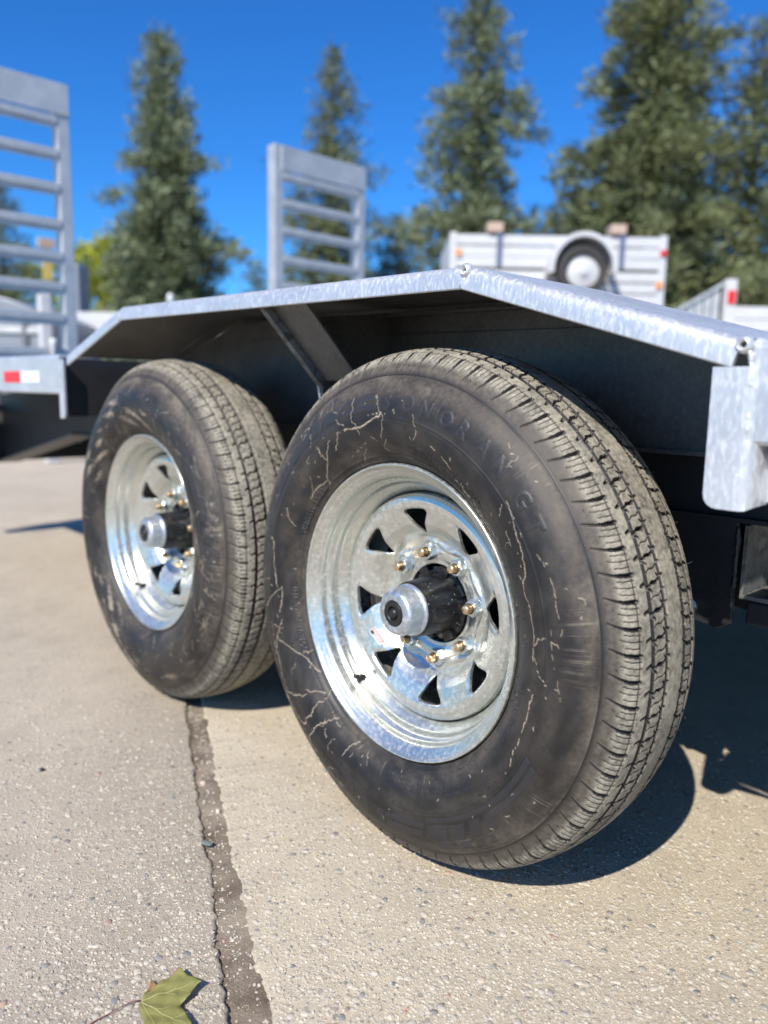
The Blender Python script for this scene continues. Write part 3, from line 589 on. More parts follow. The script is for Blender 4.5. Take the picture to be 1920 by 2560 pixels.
def build_disc():
    bm = bmesh.new(); ns = 20; RI, RO = 0.104, 0.1625; sec = 2 * PI / 8
    # hole outline in (angle*0.13, r) coordinates
    hole = rounded_poly([(-0.0255, 0.1520), (0.0255, 0.1520), (0.001, 0.1020 + 0.0040)], 0.0068, 4 * ns)
    outer = []                                                           # sector perimeter, start lower-left, clockwise through the top
    for i in range(ns): outer.append((-0.5 * sec, RI + (RO - RI) * i / ns))
    for i in range(ns): outer.append((-0.5 * sec + sec * i / ns, RO))
    for i in range(ns): outer.append((0.5 * sec, RO - (RO - RI) * i / ns))
    for i in range(ns): outer.append((0.5 * sec - sec * i / ns, RI))
    ho = [(x / 0.13, r) for x, r in hole]; cen = np.array([0.0, 0.134])
    ang = lambda t, r: math.atan2(r - 0.134, t * 0.13)
    # match by angle: align start
    outer_a = [ang(t, r) for t, r in outer]; hole_a = np.unwrap([ang(t, r) for t, r in ho])
    if hole_a[-1] > hole_a[0]: ho = ho[::-1]; hole_a = np.unwrap([ang(t, r) for t, r in ho])
    oa = np.unwrap(outer_a); hole_t = np.array([h[0] for h in ho]); hole_r = np.array([h[1] for h in ho])
    base = hole_a - hole_a[0]; ext = np.concatenate([base, [-2 * PI]]); ht = np.concatenate([hole_t, hole_t[:1]]); hr = np.concatenate([hole_r, hole_r[:1]])
    hm = []
    for a in oa:
        q = (a - hole_a[0]); q = -((-q) % (2 * PI)); hm.append((np.interp(-q, -ext, ht), np.interp(-q, -ext, hr)))
    K = 7
    def pos(t, r, dx=0.0): 
        x = disc_x(r, t) + dx; return (x, -r * math.sin(t), r * math.cos(t))
    for si in range(8):
        rows = []
        for k in range(K + 1):
            f = k / K; rows.append([bm.verts.new(pos(si * sec + o[0] * (1 - f) + h[0] * f, o[1] * (1 - f) + h[1] * f, 0.0016 * max(0, (f - 0.72) / 0.28) ** 2)) for o, h in zip(outer, hm)])
        rows.append([bm.verts.new(pos(si * sec + h[0] * .985, 0.134 + (h[1] - 0.134) * .985, 0.0070)) for h in hm])
        n = len(outer)
        for k in range(len(rows) - 1):
            for i in range(n): bm.faces.new((rows[k][i], rows[k][(i + 1) % n], rows[k + 1][(i + 1) % n], rows[k + 1][i]))
    NA = 8 * ns
    for rad in (np.concatenate([[0.0620, 0.0620, 0.0628], np.linspace(0.0645, RI, 24)]), np.concatenate([np.linspace(RO, 0.1745, 9), [0.1758, 0.1765, 0.1768, 0.1770, 0.1770]])):
        prev = None
        for j, r in enumerate(rad):
            row = []
            for i in range(NA):
                th = -0.5 * sec + 2 * PI * i / NA; dx = 0.0
                if rad[0] < 0.1 and j == 0: dx = 0.012
                if rad[0] < 0.1 and j == 1: dx = 0.002
                if rad[0] > 0.1 and j == len(rad) - 1: dx = 0.0
                p = pos(th, r, dx)
                if rad[0] > 0.1 and j >= len(rad) - 2: p = (0.062 + 0.012 * (j - len(rad) + 2), p[1], p[2])
                row.append(bm.verts.new(p))
            if prev:
                for i in range(NA): bm.faces.new((prev[i], prev[(i + 1) % NA], row[(i + 1) % NA], row[i]))
            prev = row
    bmesh.ops.remove_doubles(bm, verts=bm.verts, dist=2e-5); bmesh.ops.recalc_face_normals(bm, faces=bm.faces)
    # face normals outboard (-x)
    if sum(f.normal.x * f.calc_area() for f in bm.faces) > 0: bmesh.ops.reverse_faces(bm, faces=bm.faces)
    for e in bm.edges:
        if len(e.link_faces) == 2 and e.calc_face_angle(0) > math.radians(50): e.smooth = False
    me = bpy.data.meshes.new('wheel_disc'); bm.to_mesh(me); bm.free(); return me
RIM = [(0.1775, 0.2200), (0.1740, 0.2040), (0.160, 0.2000), (0.125, 0.1955), (0.108, 0.1800), (0.080, 0.1785), (0.0640, 0.1785), (0.0570, 0.1800), (0.0500, 0.1850), (0.0440, 0.1905), (0.0400, 0.1925), (0.0340, 0.1935), (0.0290, 0.1950), (0.0250, 0.1985),
       (0.0220, 0.2005), (0.0170, 0.2015), (0.0130, 0.2025), (0.0095, 0.2050), (0.0065, 0.2090), (0.0040, 0.2120), (0.0010, 0.2160), (-0.0020, 0.2185), (-0.0036, 0.2203), (-0.0034, 0.2222), (-0.0010, 0.2234), (0.0025, 0.2232), (0.0060, 0.2210), (0.0090, 0.2170), (0.0110, 0.2080)]
def dens(prof, k=4):
    P = np.array(prof); o = []
    for i in range(len(P) - 1):
        p0, p1, p2, p3 = P[max(i - 1, 0)], P[i], P[i + 1], P[min(i + 2, len(P) - 1)]
        for q in np.linspace(0, 1, k, endpoint=False): o.append(0.5 * ((2 * p1) + (-p0 + p2) * q + (2 * p0 - 5 * p1 + 4 * p2 - p3) * q ** 2 + (-p0 + 3 * p1 - 3 * p2 + p3) * q ** 3))
    o.append(P[-1]); return [tuple(v) for v in o]
def hexnut():
    bm = bmesh.new(); 
    def ring(n, r, x, ph=0): return [bm.verts.new((x, -r * math.sin(2 * PI * i / n + ph), r * math.cos(2 * PI * i / n + ph))) for i in range(n)]
    R1 = 0.0136
    n = 24
    def hexr(a): a = (a % (PI / 3)) - PI / 6; return R1 * math.cos(PI / 6) / math.cos(a)
    prev = None
    for x, f, hexy in ((0.0190, .72, 0), (0.0135, 1.02, 0), (0.0130, 1.0, 1), (0.0016, 1.0, 1), (0.0002, .88, 0), (0.0, .60, 0), (0.003, .56, 0)):
        row = [bm.verts.new((x, -rr * math.sin(a), rr * math.cos(a))) for a in [2 * PI * i / n for i in range(n)] for rr in [hexr(a) * f if hexy else R1 * f * (0.93 if f > .8 else 1)]]
        if prev:
            for i in range(n): bm.faces.new((prev[i], prev[(i + 1) % n], row[(i + 1) % n], row[i]))
        prev = row
    me = bm_mesh('lug_nut', bm); me.materials.append(M['nut']); return me
def studmesh():
    pr = [(0.0, 0.0), (0.0, 0.0048), (0.0010, 0.0064)]
    x = 0.0022
    while x < 0.020: pr += [(x, 0.0068), (x + 0.0007, 0.0061)]; x += 0.0014
    pr += [(0.030, 0.0066)]
    a = np.linspace(0, 2 * PI, 20, endpoint=False); V = [(p[0], -p[1] * math.sin(q), p[1] * math.cos(q)) for q in a for p in pr]; k = len(pr); F = []
    for i in range(20):
        for j in range(k - 1): F.append((i * k + j, i * k + j + 1, ((i + 1) % 20) * k + j + 1, ((i + 1) % 20) * k + j))
    me = np_mesh('wheel_stud', V, F); me.materials.append(M['stud']); return me
DISC = build_disc(); DISC.materials.append(M['galv_wheel']); NUT = hexnut(); STUD = studmesh()

# ------------------------------------------------------------------ the equipment trailer
TR = empty('equipment_trailer', (0, 0, 0)); tag(TR, 'galvanised tandem axle equipment trailer with sloped fender and upright ladder ramps', 'trailer')
def wheel(cy, a0, tyre_me, name, label, whisk=True, rotv=0.0):
    W = empty(name, (0, cy, RT), 0, TR)
    if label: W['label'] = label
    ty = obj('tyre', tyre_me, None, W)
    lathe('rim_barrel', dens(RIM, 3), 160, M['galv_wheel'], W)
    d = obj('wheel_disc', DISC, None, W); d.rotation_euler = (a0, 0, 0)
    # hub
    hub = [(0.150, 0.050), (0.110, 0.056), (0.0905, 0.0575), (0.0905, 0.0560), (0.0890, 0.0500), (0.0840, 0.0470), (0.0780, 0.0450), (0.0600, 0.0440), (0.0450, 0.0432), (0.0340, 0.0428), (0.0285, 0.0424), (0.0262, 0.0410), (0.0258, 0.0380), (0.0258, 0.0)]
    lathe('hub', hub, 64, M['hub'], W)
    for i in range(8):
        q = a0 + (i + .5) * PI / 4
        bm = bmesh.new(); bm_box(bm, (0.082, -0.0095, 0.040), (0.104, 0.0095, 0.0600), 0.0015, 2); bmesh.ops.rotate(bm, verts=bm.verts, cent=(0, 0, 0), matrix=Matrix.Rotation(q, 3, 'X'))
        obj('hub_lug', bm_mesh('hub_lug', bm), M['hub'], W)
    cap = [(0.0270, 0.0385), (0.0262, 0.0398), (0.0245, 0.0400), (0.0232, 0.0392), (0.0226, 0.0372), (0.0210, 0.0358), (0.0190, 0.0354), (0.0120, 0.0353), (0.0060, 0.0352), (0.0020, 0.0351), (-0.0012, 0.0348), (-0.0042, 0.0336), (-0.0064, 0.0314), (-0.0076, 0.0290), (-0.0080, 0.0262), (-0.0080, 0.0235), (-0.0080, 0.0202), (-0.0070, 0.0196), (-0.0030, 0.0195), (-0.0030, 0.0)]
    lathe('hub_cap', cap, 64, M['galv_cap'], W)
    lathe('dark_fill_drum', [(0.17, 0.05), (0.17, 0.156), (0.165, 0.160), (0.118, 0.160), (0.112, 0.156), (0.110, 0.06)], 48, M['under'], W)  # added dark drum behind the disc, blackens the view through its windows
    plug = [(-0.0032, 0.0192), (-0.0085, 0.0190), (-0.0098, 0.0180), (-0.0098, 0.0115), (-0.0088, 0.0105), (-0.0060, 0.0098), (-0.0058, 0.0088), (-0.0070, 0.0084), (-0.0095, 0.0075), (-0.0115, 0.0055), (-0.0123, 0.0030), (-0.0125, 0.0)]
    lathe('rubber_plug', plug, 48, M['plug'], W)
    for i in range(8):
        q = a0 + i * PI / 4; y, z = -0.0826 * math.sin(q), 0.0826 * math.cos(q)
        n_ = obj('lug_nut', NUT, None, W); n_.location = (0.0695, y, z); n_.rotation_euler = (random.uniform(0, 1), 0, 0)
        s_ = obj('wheel_stud', STUD, None, W); s_.location = (0.0575 + random.uniform(-.001, .001), y, z)
    # valve
    q = math.radians(-140.0) + (a0 + 0.143); e = lambda r, x: (x, -r * math.sin(q), r * math.cos(q))
    tube('valve_stem', [e(.193, .044), e(.191, .040), e(.189, .035), e(.186, .030), e(.185, .028)], [.0062, .0058, .0044, .0036, .0034], M['plug'], W, 14)
    tube('valve_collar', [e(.1850, .0285), e(.1835, .0255)], .0032, M['brass'], W, 12)
    tube('valve_cap', [e(.1838, .026), e(.1835, .0255), e(.179, .0165), e(.1782, .0150)], [.0030, .0042, .0040, .0028], M['plug'], W, 14)
    return W
TY = build_tyre(2100, 0.00112, 0.0, 11, True)
W1 = wheel(0.0, -0.1428, TY, 'wheel', 'nearest wheel, dusty tyre on a galvanised eight window rim')
TY2 = build_tyre(1200, 0.0019, 2.0, 23, False)
W2 = wheel(0.8295, -0.1924, TY2, 'wheel', 'second wheel behind the nearest one, with muddy sidewall')
# sticker on the near disc
def sticker(W, ang, rc, a0):
    q = math.radians(ang); x = disc_x(rc, q - a0) - 0.0006
    c = Vector((x, -rc * math.sin(q), rc * math.cos(q))); er = Vector((0, -math.sin(q), math.cos(q))); 
    slope = (disc_x(rc + .004, q - a0) - disc_x(rc - .004, q - a0)) / .008; er = (er + Vector((slope, 0, 0))).normalized(); et = Vector((0, -math.cos(q), -math.sin(q)))
    # long axis runs image-vertical: direction between the two measured ends
    d = (Vector((0, -0.1110 * math.sin(math.radians(-134.3)), 0.1110 * math.cos(math.radians(-134.3)))) - Vector((0, -0.1185 * math.sin(math.radians(-119.9)), 0.1185 * math.cos(math.radians(-119.9))))).normalized()
    nrm = er.cross(et).normalized(); nrm = nrm if nrm.x < 0 else -nrm; d = (d - nrm * d.dot(nrm)).normalized(); e2 = nrm.cross(d).normalized()
    def quad(name, u0, u1, v0, v1, lift, mat):
        P = [c + d * u + e2 * v + nrm * lift for u, v in ((u0, v0), (u1, v0), (u1, v1), (u0, v1))]; Q = [p - nrm * 0.0003 for p in P]
        me = bpy.data.meshes.new(name); me.from_pydata([tuple(p) for p in P + Q], [], [(0, 1, 2, 3), (7, 6, 5, 4), (0, 4, 5, 1), (1, 5, 6, 2), (2, 6, 7, 3), (3, 7, 4, 0)]); return me
    st = obj('sticker', quad('sticker', -.0150, .0150, -.0060, .0060, .0007, None), M['label_white'], W)
    bmq = bmesh.new()
    for (u0, u1, v0, v1, mt) in ((-.0142, .0142, .0000, .0052, 0), (-.0142, -.006, -.0052, -.0004, 1)) + tuple((-.0045 + k * .0023, -.0045 + k * .0023 + .0013, -.0046 + (k % 3) * .0007, -.0012, 1) for k in range(8)) + tuple((-.0125 + k * .0032, -.0125 + k * .0032 + .0020, .0012, .0040, 2) for k in range(8)):
        P = [c + d * u + e2 * v + nrm * (.0009 + (0.0002 if mt == 2 else 0)) for u, v in ((u0, v0), (u1, v0), (u1, v1), (u0, v1))]
        f = bmq.faces.new([bmq.verts.new(p) for p in P]); f.material_index = mt
    me = bpy.data.meshes.new('sticker_print'); bmq.to_mesh(me); bmq.free()
    for k in ('label_red', 'label_black', 'label_white'): me.materials.append(M[k])
    me2 = me; o = obj('sticker_print', me2, None, W)
sticker(W1, -124.9, 0.130, -0.1428)
# rubber whiskers on the near tyre
Vw = []; Fw = []
def whisk(p, d, L, r=0.00032):
    p = Vector(p); d = Vector(d).normalized(); k = Vector((random.uniform(-1, 1), random.uniform(-1, 1), random.uniform(-1, 1))) * 0.5
    V_, F_ = tube_arrays([p, p + d * L * .5, p + (d + k).normalized() * L * .9], [r, r, r * .8], 5); global Vw, Fw
    Fw += [tuple(i + len(Vw) for i in f) for f in F_]; Vw += V_
for i in range(96):
    for rr, xx in ((0.2365, -0.0100), (0.2560, -0.0225), (0.2790, -0.0290)):
        if random.random() < 0.62: continue
        a = 2 * PI * i / 96 + random.uniform(-.02, .02); whisk((xx, -rr * math.sin(a), rr * math.cos(a)), (-1, 0, random.uniform(-.3, .3)), random.uniform(.004, .0075))
for i in range(230):
    a = 2 * PI * i / 230; rr = random.choice((0.3835, 0.379, 0.3885)); xx = 2 * XC - {0.3835: .0265, .379: .0185, .3885: .048}[rr]
    if random.random() < 0.45: whisk((xx, -rr * math.sin(a), rr * math.cos(a)), (random.uniform(0, .6), -math.sin(a), math.cos(a)), random.uniform(.004, .009))
    if random.random() < 0.10: whisk((.0035, -.362 * math.sin(a), .362 * math.cos(a)), (-.8, -math.sin(a), math.cos(a)), random.uniform(.003, .006))
me = bpy.data.meshes.new('rubber_whiskers'); me.from_pydata(Vw, [], Fw); o = obj('rubber_whiskers', me, M['plug'], W1, True); o['kind'] = 'stuff'

# far side wheels: same tyre seen from its inner side
for cy in (0.0, 0.8295):
    W = empty('wheel', (2.54, cy, RT), 0, TR); W.rotation_euler = (0, 0, PI); W['label'] = 'wheel on the far side of the trailer, in deep shade'
    obj('tyre', TY2, None, W); lathe('rim_barrel', RIM, 48, M['galv_wheel'], W); obj('wheel_disc', DISC, None, W)
    box('axle', (0.15, cy - 0.045, RT - 0.045), (2.39, cy + 0.045, RT + 0.045), M['under'], TR, 0.01)

# fender ---------------------------------------------------------------
FX = -0.015
PATH = [(1.400, 0.7995), (1.238, 0.7995), (0.903, 0.8955), (-0.125, 0.8765), (-0.482, 0.7725), (-0.520, 0.7722)]
def miter(P, i):
    def nrm(a, b):
        d = np.array(b) - np.array(a); d = d / np.linalg.norm(d); n = np.array([-d[1], d[0]]); return n if n[1] < 0 else -n
    if i == 0: return nrm(P[0], P[1])
    if i == len(P) - 1: return nrm(P[-2], P[-1])
    a = nrm(P[i - 1], P[i]); b = nrm(P[i], P[i + 1]); c = a + b; c = c / np.linalg.norm(c); return c / (c @ a)
def sweep_fender(name, P, sec, mat, parent, sub=1):
    """sec: closed list of (x, depth below path)"""
    PP = []; MM = []
    for i in range(len(P)):
        PP.append(np.array(P[i])); MM.append(miter(P, i))
    pts = []
    for i in range(len(P) - 1):
        for q in (np.linspace(0, 1, sub, endpoint=False) if sub > 1 else [0]): pts.append((PP[i] * (1 - q) + PP[i + 1] * q, MM[i] * (1 - q) + MM[i + 1] * q))
    pts.append((PP[-1], MM[-1])); V = []; F = []; k = len(sec)
    for p, mm in pts:
        for x, d in sec: V.append((x, p[0] + mm[0] * d, p[1] + mm[1] * d))
    for i in range(len(pts) - 1):
        for j in range(k): F.append((i * k + j, i * k + (j + 1) % k, (i + 1) * k + (j + 1) % k, (i + 1) * k + j))
    me = bpy.data.meshes.new(name); me.from_pydata(V, [], F + [tuple(range(k)), tuple(range(len(V) - k, len(V)))[::-1]])
    bm = bmesh.new(); bm.from_mesh(me); bmesh.ops.recalc_face_normals(bm, faces=bm.faces)
    for e in bm.edges:
        if len(e.link_faces) == 2: e.smooth = e.calc_face_angle(0) < math.radians(35)
    for f in bm.faces: f.smooth = True
    bm.to_mesh(me); bm.free(); return obj(name, me, mat, parent)
arcp = [(FX + 0.013 * (1 - math.sin(a)), 0.013 * (1 - math.cos(a))) for a in np.linspace(0, PI / 2, 7)]
sec = [(0.300, 0.0)] + arcp + [(FX - 0.0012, 0.020), (FX - 0.0010, 0.0285), (FX + 0.0008, 0.0300), (FX + 0.0045, 0.0295), (FX + 0.0055, 0.018), (FX + 0.0095, 0.0075), (FX + 0.018, 0.0048), (0.300, 0.0048)]
FEN = sweep_fender('fender', PATH[1:5], sec, M['galv'], TR, 1)
sweep_fender('fender_shade_sheet', PATH[1:5], [(0.298, 0.0052), (0.006, 0.0052), (0.0025, 0.0085), (0.0000, 0.0185), (0.0008, 0.0195), (0.0040, 0.0100), (0.0075, 0.0068), (0.298, 0.0066)], M['galv_shade'], FEN)  # added dark sheet, its colour stands for shade on the fender underside
for (y, z) in ((-0.127, 0.8695), (-0.4835, 0.7655)):
    pr = [(0.006, 0.0030), (0.0, 0.0030), (-0.0022, 0.0036), (-0.0034, 0.0052), (-0.0022, 0.0072), (0.0012, 0.0088)]
    o = lathe('drain_hole', pr + [(0.004, 0.009)], 24, M['galv'], FEN, (FX - 0.0002, y, z)); o2 = lathe('hole_shade_disc', [(0.0035, 0.0034), (0.0035, 0.0)], 16, M['label_black'], FEN, (FX, y, z))  # black disc paints the darkness inside the hole
# weld bead down the corner of the peak
def weld(name, pts, r, parent, step=0.0035):
    P = [Vector(p) for p in pts]; Vx = []; Fx = []
    out = []
    for a, b in zip(P[:-1], P[1:]):
        n_ = max(2, int((b - a).length / step))
        for i in range(n_): out.append(a.lerp(b, i / n_) + Vector((random.uniform(-.0004, .0004), random.uniform(-.0008, .0008), random.uniform(-.0008, .0008))))
    out.append(P[-1]); rr = [r * random.choice((.8, .9, 1.0, 1.1)) * random.uniform(.9, 1.1) for i in range(len(out))]
    return tube(name, out, rr, M['galv'], parent, 8)
weld('weld_bead', [(FX - .0006, -0.1262, 0.861), (FX - .0006, -0.119, 0.849)], 0.0011, FEN)
weld('weld_bead', [(FX - .001, 0.904, 0.882), (FX - .001, 0.9035, 0.868)], 0.0009, FEN)
# inner wall, ends, seams
top = [(y, z - 0.006) for y, z in PATH[1:5]]
wall = prism('inner_wall', [(2.08, 0.637)] + [(2.08, 0.770), (1.41, 0.770), (1.40, 0.7935)] + [(y, z) for y, z in top] + [(-0.62, 0.766), (-0.62, 0.637)], 'x', 0.300, 0.305, M['galv_shade'], TR)
prism('wall_flange', [(0.902, 0.8775), (0.902, 0.8730), (-0.118, 0.8545), (-0.118, 0.8590)], 'x', 0.276, 0.2985, M['galv_shade'], wall)
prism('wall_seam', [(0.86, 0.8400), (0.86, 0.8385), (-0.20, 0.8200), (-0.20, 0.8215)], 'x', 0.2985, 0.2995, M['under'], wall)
prism('wall_lip', [(-0.62, 0.634), (1.40, 0.634), (1.40, 0.6405), (-0.62, 0.6405)], 'x', 0.292, 0.2995, M['galv_shade'], wall)
prism('end_panel', [(0.004, 0.660), (0.296, 0.660), (0.296, 0.766), (0.004, 0.766)], 'y', -0.516, -0.512, M['galv_shade'], TR)
prism('end_panel', [(0.006, 0.639), (0.290, 0.639), (0.290, 0.790), (0.006, 0.790)], 'y', 1.289, 1.293, M['under'], TR)  # dark material paints shade here, so the sunlit part stays dim
# stiffener rod under the far end
tube('stiffener_rod', [(0.262, 0.98, 0.868), (0.262, 1.22, 0.797)], 0.0028, M['galv_shade'], TR, 8)
tube('stiffener_rod', [(0.262, 0.97, 0.869), (0.262, 0.60, 0.876)], 0.0012, M['galv_shade'], TR, 8)
# fender brace: folded channel from lip inward and down
def slant(name, x0, z0, x1, z1, y0, y1, th, mat, parent):
    d = Vector((x1 - x0, 0, z1 - z0)).normalized(); n_ = Vector((-d.z, 0, d.x)) * th
    P = [(x0, z0), (x1, z1), (x1 + n_.x, z1 + n_.z), (x0 + n_.x, z0 + n_.z)]
    return prism(name, P, 'y', y0, y1, mat, parent)
BR = slant('fender_brace', 0.000, 0.868, 0.128, 0.7355, 0.243, 0.352, 0.004, M['galv_shade'], TR)
slant('brace_edge', -0.0095, 0.857, 0.118, 0.7265, 0.340, 0.3535, 0.013, M['olive'], BR)
prism('brace_gusset', [(0.122, 0.7400), (0.299, 0.760), (0.299, 0.6500), (0.245, 0.638), (0.126, 0.7000)], 'y', 0.344, 0.348, M['galv_shade'], BR)
prism('brace_plate', [(0.060, 0.845), (0.299, 0.872), (0.299, 0.700), (0.126, 0.732)], 'y', 0.352, 0.356, M['galv_shade'], BR)
weld('weld_bead', [(0.118, 0.3545, 0.735), (0.124, 0.3545, 0.722), (0.126, 0.3545, 0.702)], 0.0022, BR)
# posts at both ends of the fender
def post_poly(ya, yb, zb, zt, r):
    s = 1 if yb > ya else -1; o = [(ya, zt)]
    for a in np.linspace(0, PI / 2, 6): o.append((ya + s * r * (1 - math.cos(a)), zb + r * (1 - math.sin(a))))
    w_ = abs(yb - ya); r2 = min(0.016, w_ * .3)
    for a in np.linspace(0, PI / 2, 6): o.append((yb - s * r2 * (1 - math.sin(a)), zb + 0.003 + r2 * (1 - math.cos(a))))
    o.append((yb, zt)); return o
def rounded_post(name, y_in, y_out, zb, zt):
    """plate with a rolled outer edge: outer face then bent inboard"""
    s = 1 if y_out > y_in else -1; V = []; F = []
    pf = [(0.0, 0.000), (0.0012, 0.0), (0.003, 0.0), (0.0055, 0.0), (0.009, 0.0), (0.0135, 0.0), (0.018, 0.0000), (0.030, 0.0), (0.036, 0.0006), (0.041, 0.0026), (0.0450, 0.0065), (0.0475, 0.012), (0.0490, 0.022), (0.0500, 0.034)]   # (along y, inboard)
    k = len(pf)
    zs = np.concatenate([np.linspace(0, 0.12, 8), np.linspace(0.2, 1, 8)]); ro = 0.020
    outer = []
    for j, zz in enumerate(zs):
        z = zb + (zt - zb) * zz
        for u, d in pf:
            # rounded lower corners
            lift = 0.0
            if zz < 0.999:
                if u < 0.014: lift = 0.014 * (1 - math.sqrt(max(0, 1 - ((0.014 - u) / 0.014) ** 2)))
                if u > 0.040: lift = 0.006 * (u - .040) / .01
            zl = max(z, zb + lift); outer.append((FX + d, y_in + s * u, zl))
    th = 0.005; V = outer + [(x + th, y - s * 0.002 * (x > FX + .006), z) for x, y, z in outer]; n0 = len(outer)
    for j in range(15):
        for i in range(k - 1):
            a = j * k + i; F.append((a, a + 1, a + k + 1, a + k)); F.append((a + n0, a + k + n0, a + k + 1 + n0, a + 1 + n0))
        F.append((j * k, (j + 1) * k, (j + 1) * k + n0, j * k + n0)); F.append((j * k + k - 1, j * k + k - 1 + n0, (j + 1) * k + k - 1 + n0, (j + 1) * k + k - 1))
    for i in range(k - 1): F.append((i, i + n0, i + 1 + n0, i + 1)); a = 15 * k + i; F.append((a, a + 1, a + 1 + n0, a + n0))
    me = bpy.data.meshes.new(name); me.from_pydata(V, [], F); o = obj(name, me, M['galv'], TR, True)
    bm = bmesh.new(); bm.from_mesh(me); bmesh.ops.recalc_face_normals(bm, faces=bm.faces)
    for e in bm.edges:
        if len(e.link_faces) == 2: e.smooth = e.calc_face_angle(0) < math.radians(40)
    bm.to_mesh(me); bm.free(); return o
PN = rounded_post('fender_post', -0.4555, -0.52, 0.6065, 0.7450); PF = rounded_post('fender_post', 1.262, 1.33, 0.634, 0.7860)
prism('post_bracket', [(-0.498, 0.612), (-0.560, 0.628), (-0.640, 0.634), (-0.640, 0.6405), (-0.560, 0.6365), (-0.512, 0.640), (-0.506, 0.668), (-0.498, 0.670)], 'x', 0.016, 0.021, M['galv'], PN, 0.0008, 1)
# side rails
def rail(name, y0, y1, z0, z1, zb0, zb1):
    """channel: outer web with two flanges, rolled top edge"""
    P = [(1.0, 0.0)]
    sec_ = [(0.085, 0.0)] + [(FX + .004 + 0.010 * (1 - math.sin(a)), 0.010 * (1 - math.cos(a))) for a in np.linspace(0, PI / 2, 5)]
    V = []; F = []
    for y, zt, zb in ((y0, z0, zb0), (y1, z1, zb1)):
        prof = [(x, zt - d) for x, d in sec_] + [(FX + .004, zb + .004), (FX + .008, zb), (0.070, zb), (0.070, zb + .006), (0.002, zb + .007), (0.000, zt - .010), (0.006, zt - .006), (0.085, zt - .006)]
        V += [(x, y, z) for x, z in prof]
    k = len(V) // 2
    for j in range(k): F.append((j, (j + 1) % k, k + (j + 1) % k, k + j))
    F += [tuple(range(k)), tuple(range(k, 2 * k))[::-1]]
    me = bpy.data.meshes.new(name); me.from_pydata(V, [], F); bm = bmesh.new(); bm.from_mesh(me); bmesh.ops.recalc_face_normals(bm, faces=bm.faces); bm.to_mesh(me); bm.free()
    return obj(name, me, M['galv'], TR)
RN = rail('side_rail', -0.4915, -2.6, 0.7725, 0.760, 0.6710, 0.660); RF = rail('side_rail', 1.303, 3.10, 0.801, 0.818, 0.697, 0.700)
weld('weld_bead', [(FX + .0035, -0.4905, 0.757), (FX + .0035, -0.4925, 0.670)], 0.0028, PN, 0.0020)
weld('weld_bead', [(FX + .003, -0.4880, 0.760), (FX + .003, -0.4900, 0.753)], 0.0030, PN)
box('reflector_tape', (FX + .0025, 1.455, 0.727), (FX + .0038, 1.610, 0.759), M['tape_white'], RF); box('reflector_tape', (FX + .0025, 1.6105, 0.727), (FX + .0038, 1.765, 0.760), M['tape_red'], RF)
box('deck', (0.0, -2.6, 0.742), (2.54, -0.53, 0.764), M['galv_shade'], TR); box('deck', (0.0, 1.42, 0.772), (2.54, 3.05, 0.792), M['galv_shade'], TR); box('deck', (0.307, -0.53, 0.742), (2.233, 1.42, 0.764), M['galv_shade'], TR)
# frame beams, cross members
for x in (0.345, 2.145):
    bm = bmesh.new(); bm_box(bm, (x, -2.6, 0.548), (x + .006, 2.1, 0.742), 0); bm_box(bm, (x - .012, -2.6, 0.541), (x + .06, 2.1, 0.5475), 0); obj('main_beam', bm_mesh('main_beam', bm), M['under'], TR)
    prism('dovetail_beam', [(2.1, 0.742), (3.05, 0.68), (3.05, 0.372), (2.1, 0.548)], 'x', x, x + .006, M['under'], TR)
    prism('dovetail_flange', [(2.1, 0.5475), (3.05, 0.3715), (3.05, 0.3645), (2.1, 0.5405)], 'x', x - .035, x + .07, M['galv_shade'], TR)
for y in (-1.9, -1.2, 1.55, 2.05): box('cross_member', (0.36, y, 0.60), (2.14, y + .05, 0.74), M['under'], TR)
box('rear_crossbar', (0.02, 3.052, 0.372), (2.52, 3.14, 0.63), M['under'], TR, 0.006)
for x in (0.05, 0.9): box('rear_gusset', (x, 2.3, 0.62), (x + .006, 3.05, 0.70), M['galv_shade'], TR)
# hangers in front of the near wheel
HG = prism('spring_hanger', [(-0.160, 0.541), (-0.345, 0.541), (-0.350, 0.515), (-0.343, 0.470), (-0.349, 0.392), (-0.328, 0.380), (-0.250, 0.392), (-0.160, 0.43)], 'x', 0.338, 0.348, M['under'], TR, 0.001, 1)
prism('spring_hanger', [(-0.160, 0.541), (-0.345, 0.541), (-0.349, 0.40), (-0.160, 0.42)], 'x', 0.400, 0.408, M['under'], TR)
bm = bmesh.new(); bmesh.ops.create_cone(bm, cap_ends=True, segments=6, radius1=0.0105, radius2=0.0105, depth=0.012, matrix=Matrix.Translation((0.331, -0.283, 0.405)) @ Matrix.Rotation(PI / 2, 4, 'Y'))
bmesh.ops.create_cone(bm, cap_ends=True, segments=20, radius1=0.0145, radius2=0.0145, depth=0.003, matrix=Matrix.Translation((0.3365, -0.283, 0.405)) @ Matrix.Rotation(PI / 2, 4, 'Y')); obj('hanger_bolt', bm_mesh('hanger_bolt', bm), M['nut'], HG)
tube('weld_bead', [(0.3375, -0.348 + random.uniform(-.001, .001), z) for z in np.linspace(0.535, 0.445, 22)], [random.uniform(.002, .0042) for _ in range(22)], M['under'], HG, 8)
# angle iron running across behind the hanger
prism('cross_angle', [(-0.352, 0.536), (-0.357, 0.536), (-0.357, 0.4345), (-0.430, 0.4345), (-0.430, 0.4285), (-0.352, 0.4285)], 'x', 0.350, 2.14, M['olive'], TR)
box('axle_bar', (0.352, -0.405, 0.392), (2.14, -0.362, 0.4265), M['under'], TR, 0.004)
box('leaf_spring', (0.365, -0.27, 0.425), (0.395, 1.05, 0.452), M['under'], TR, 0.003)
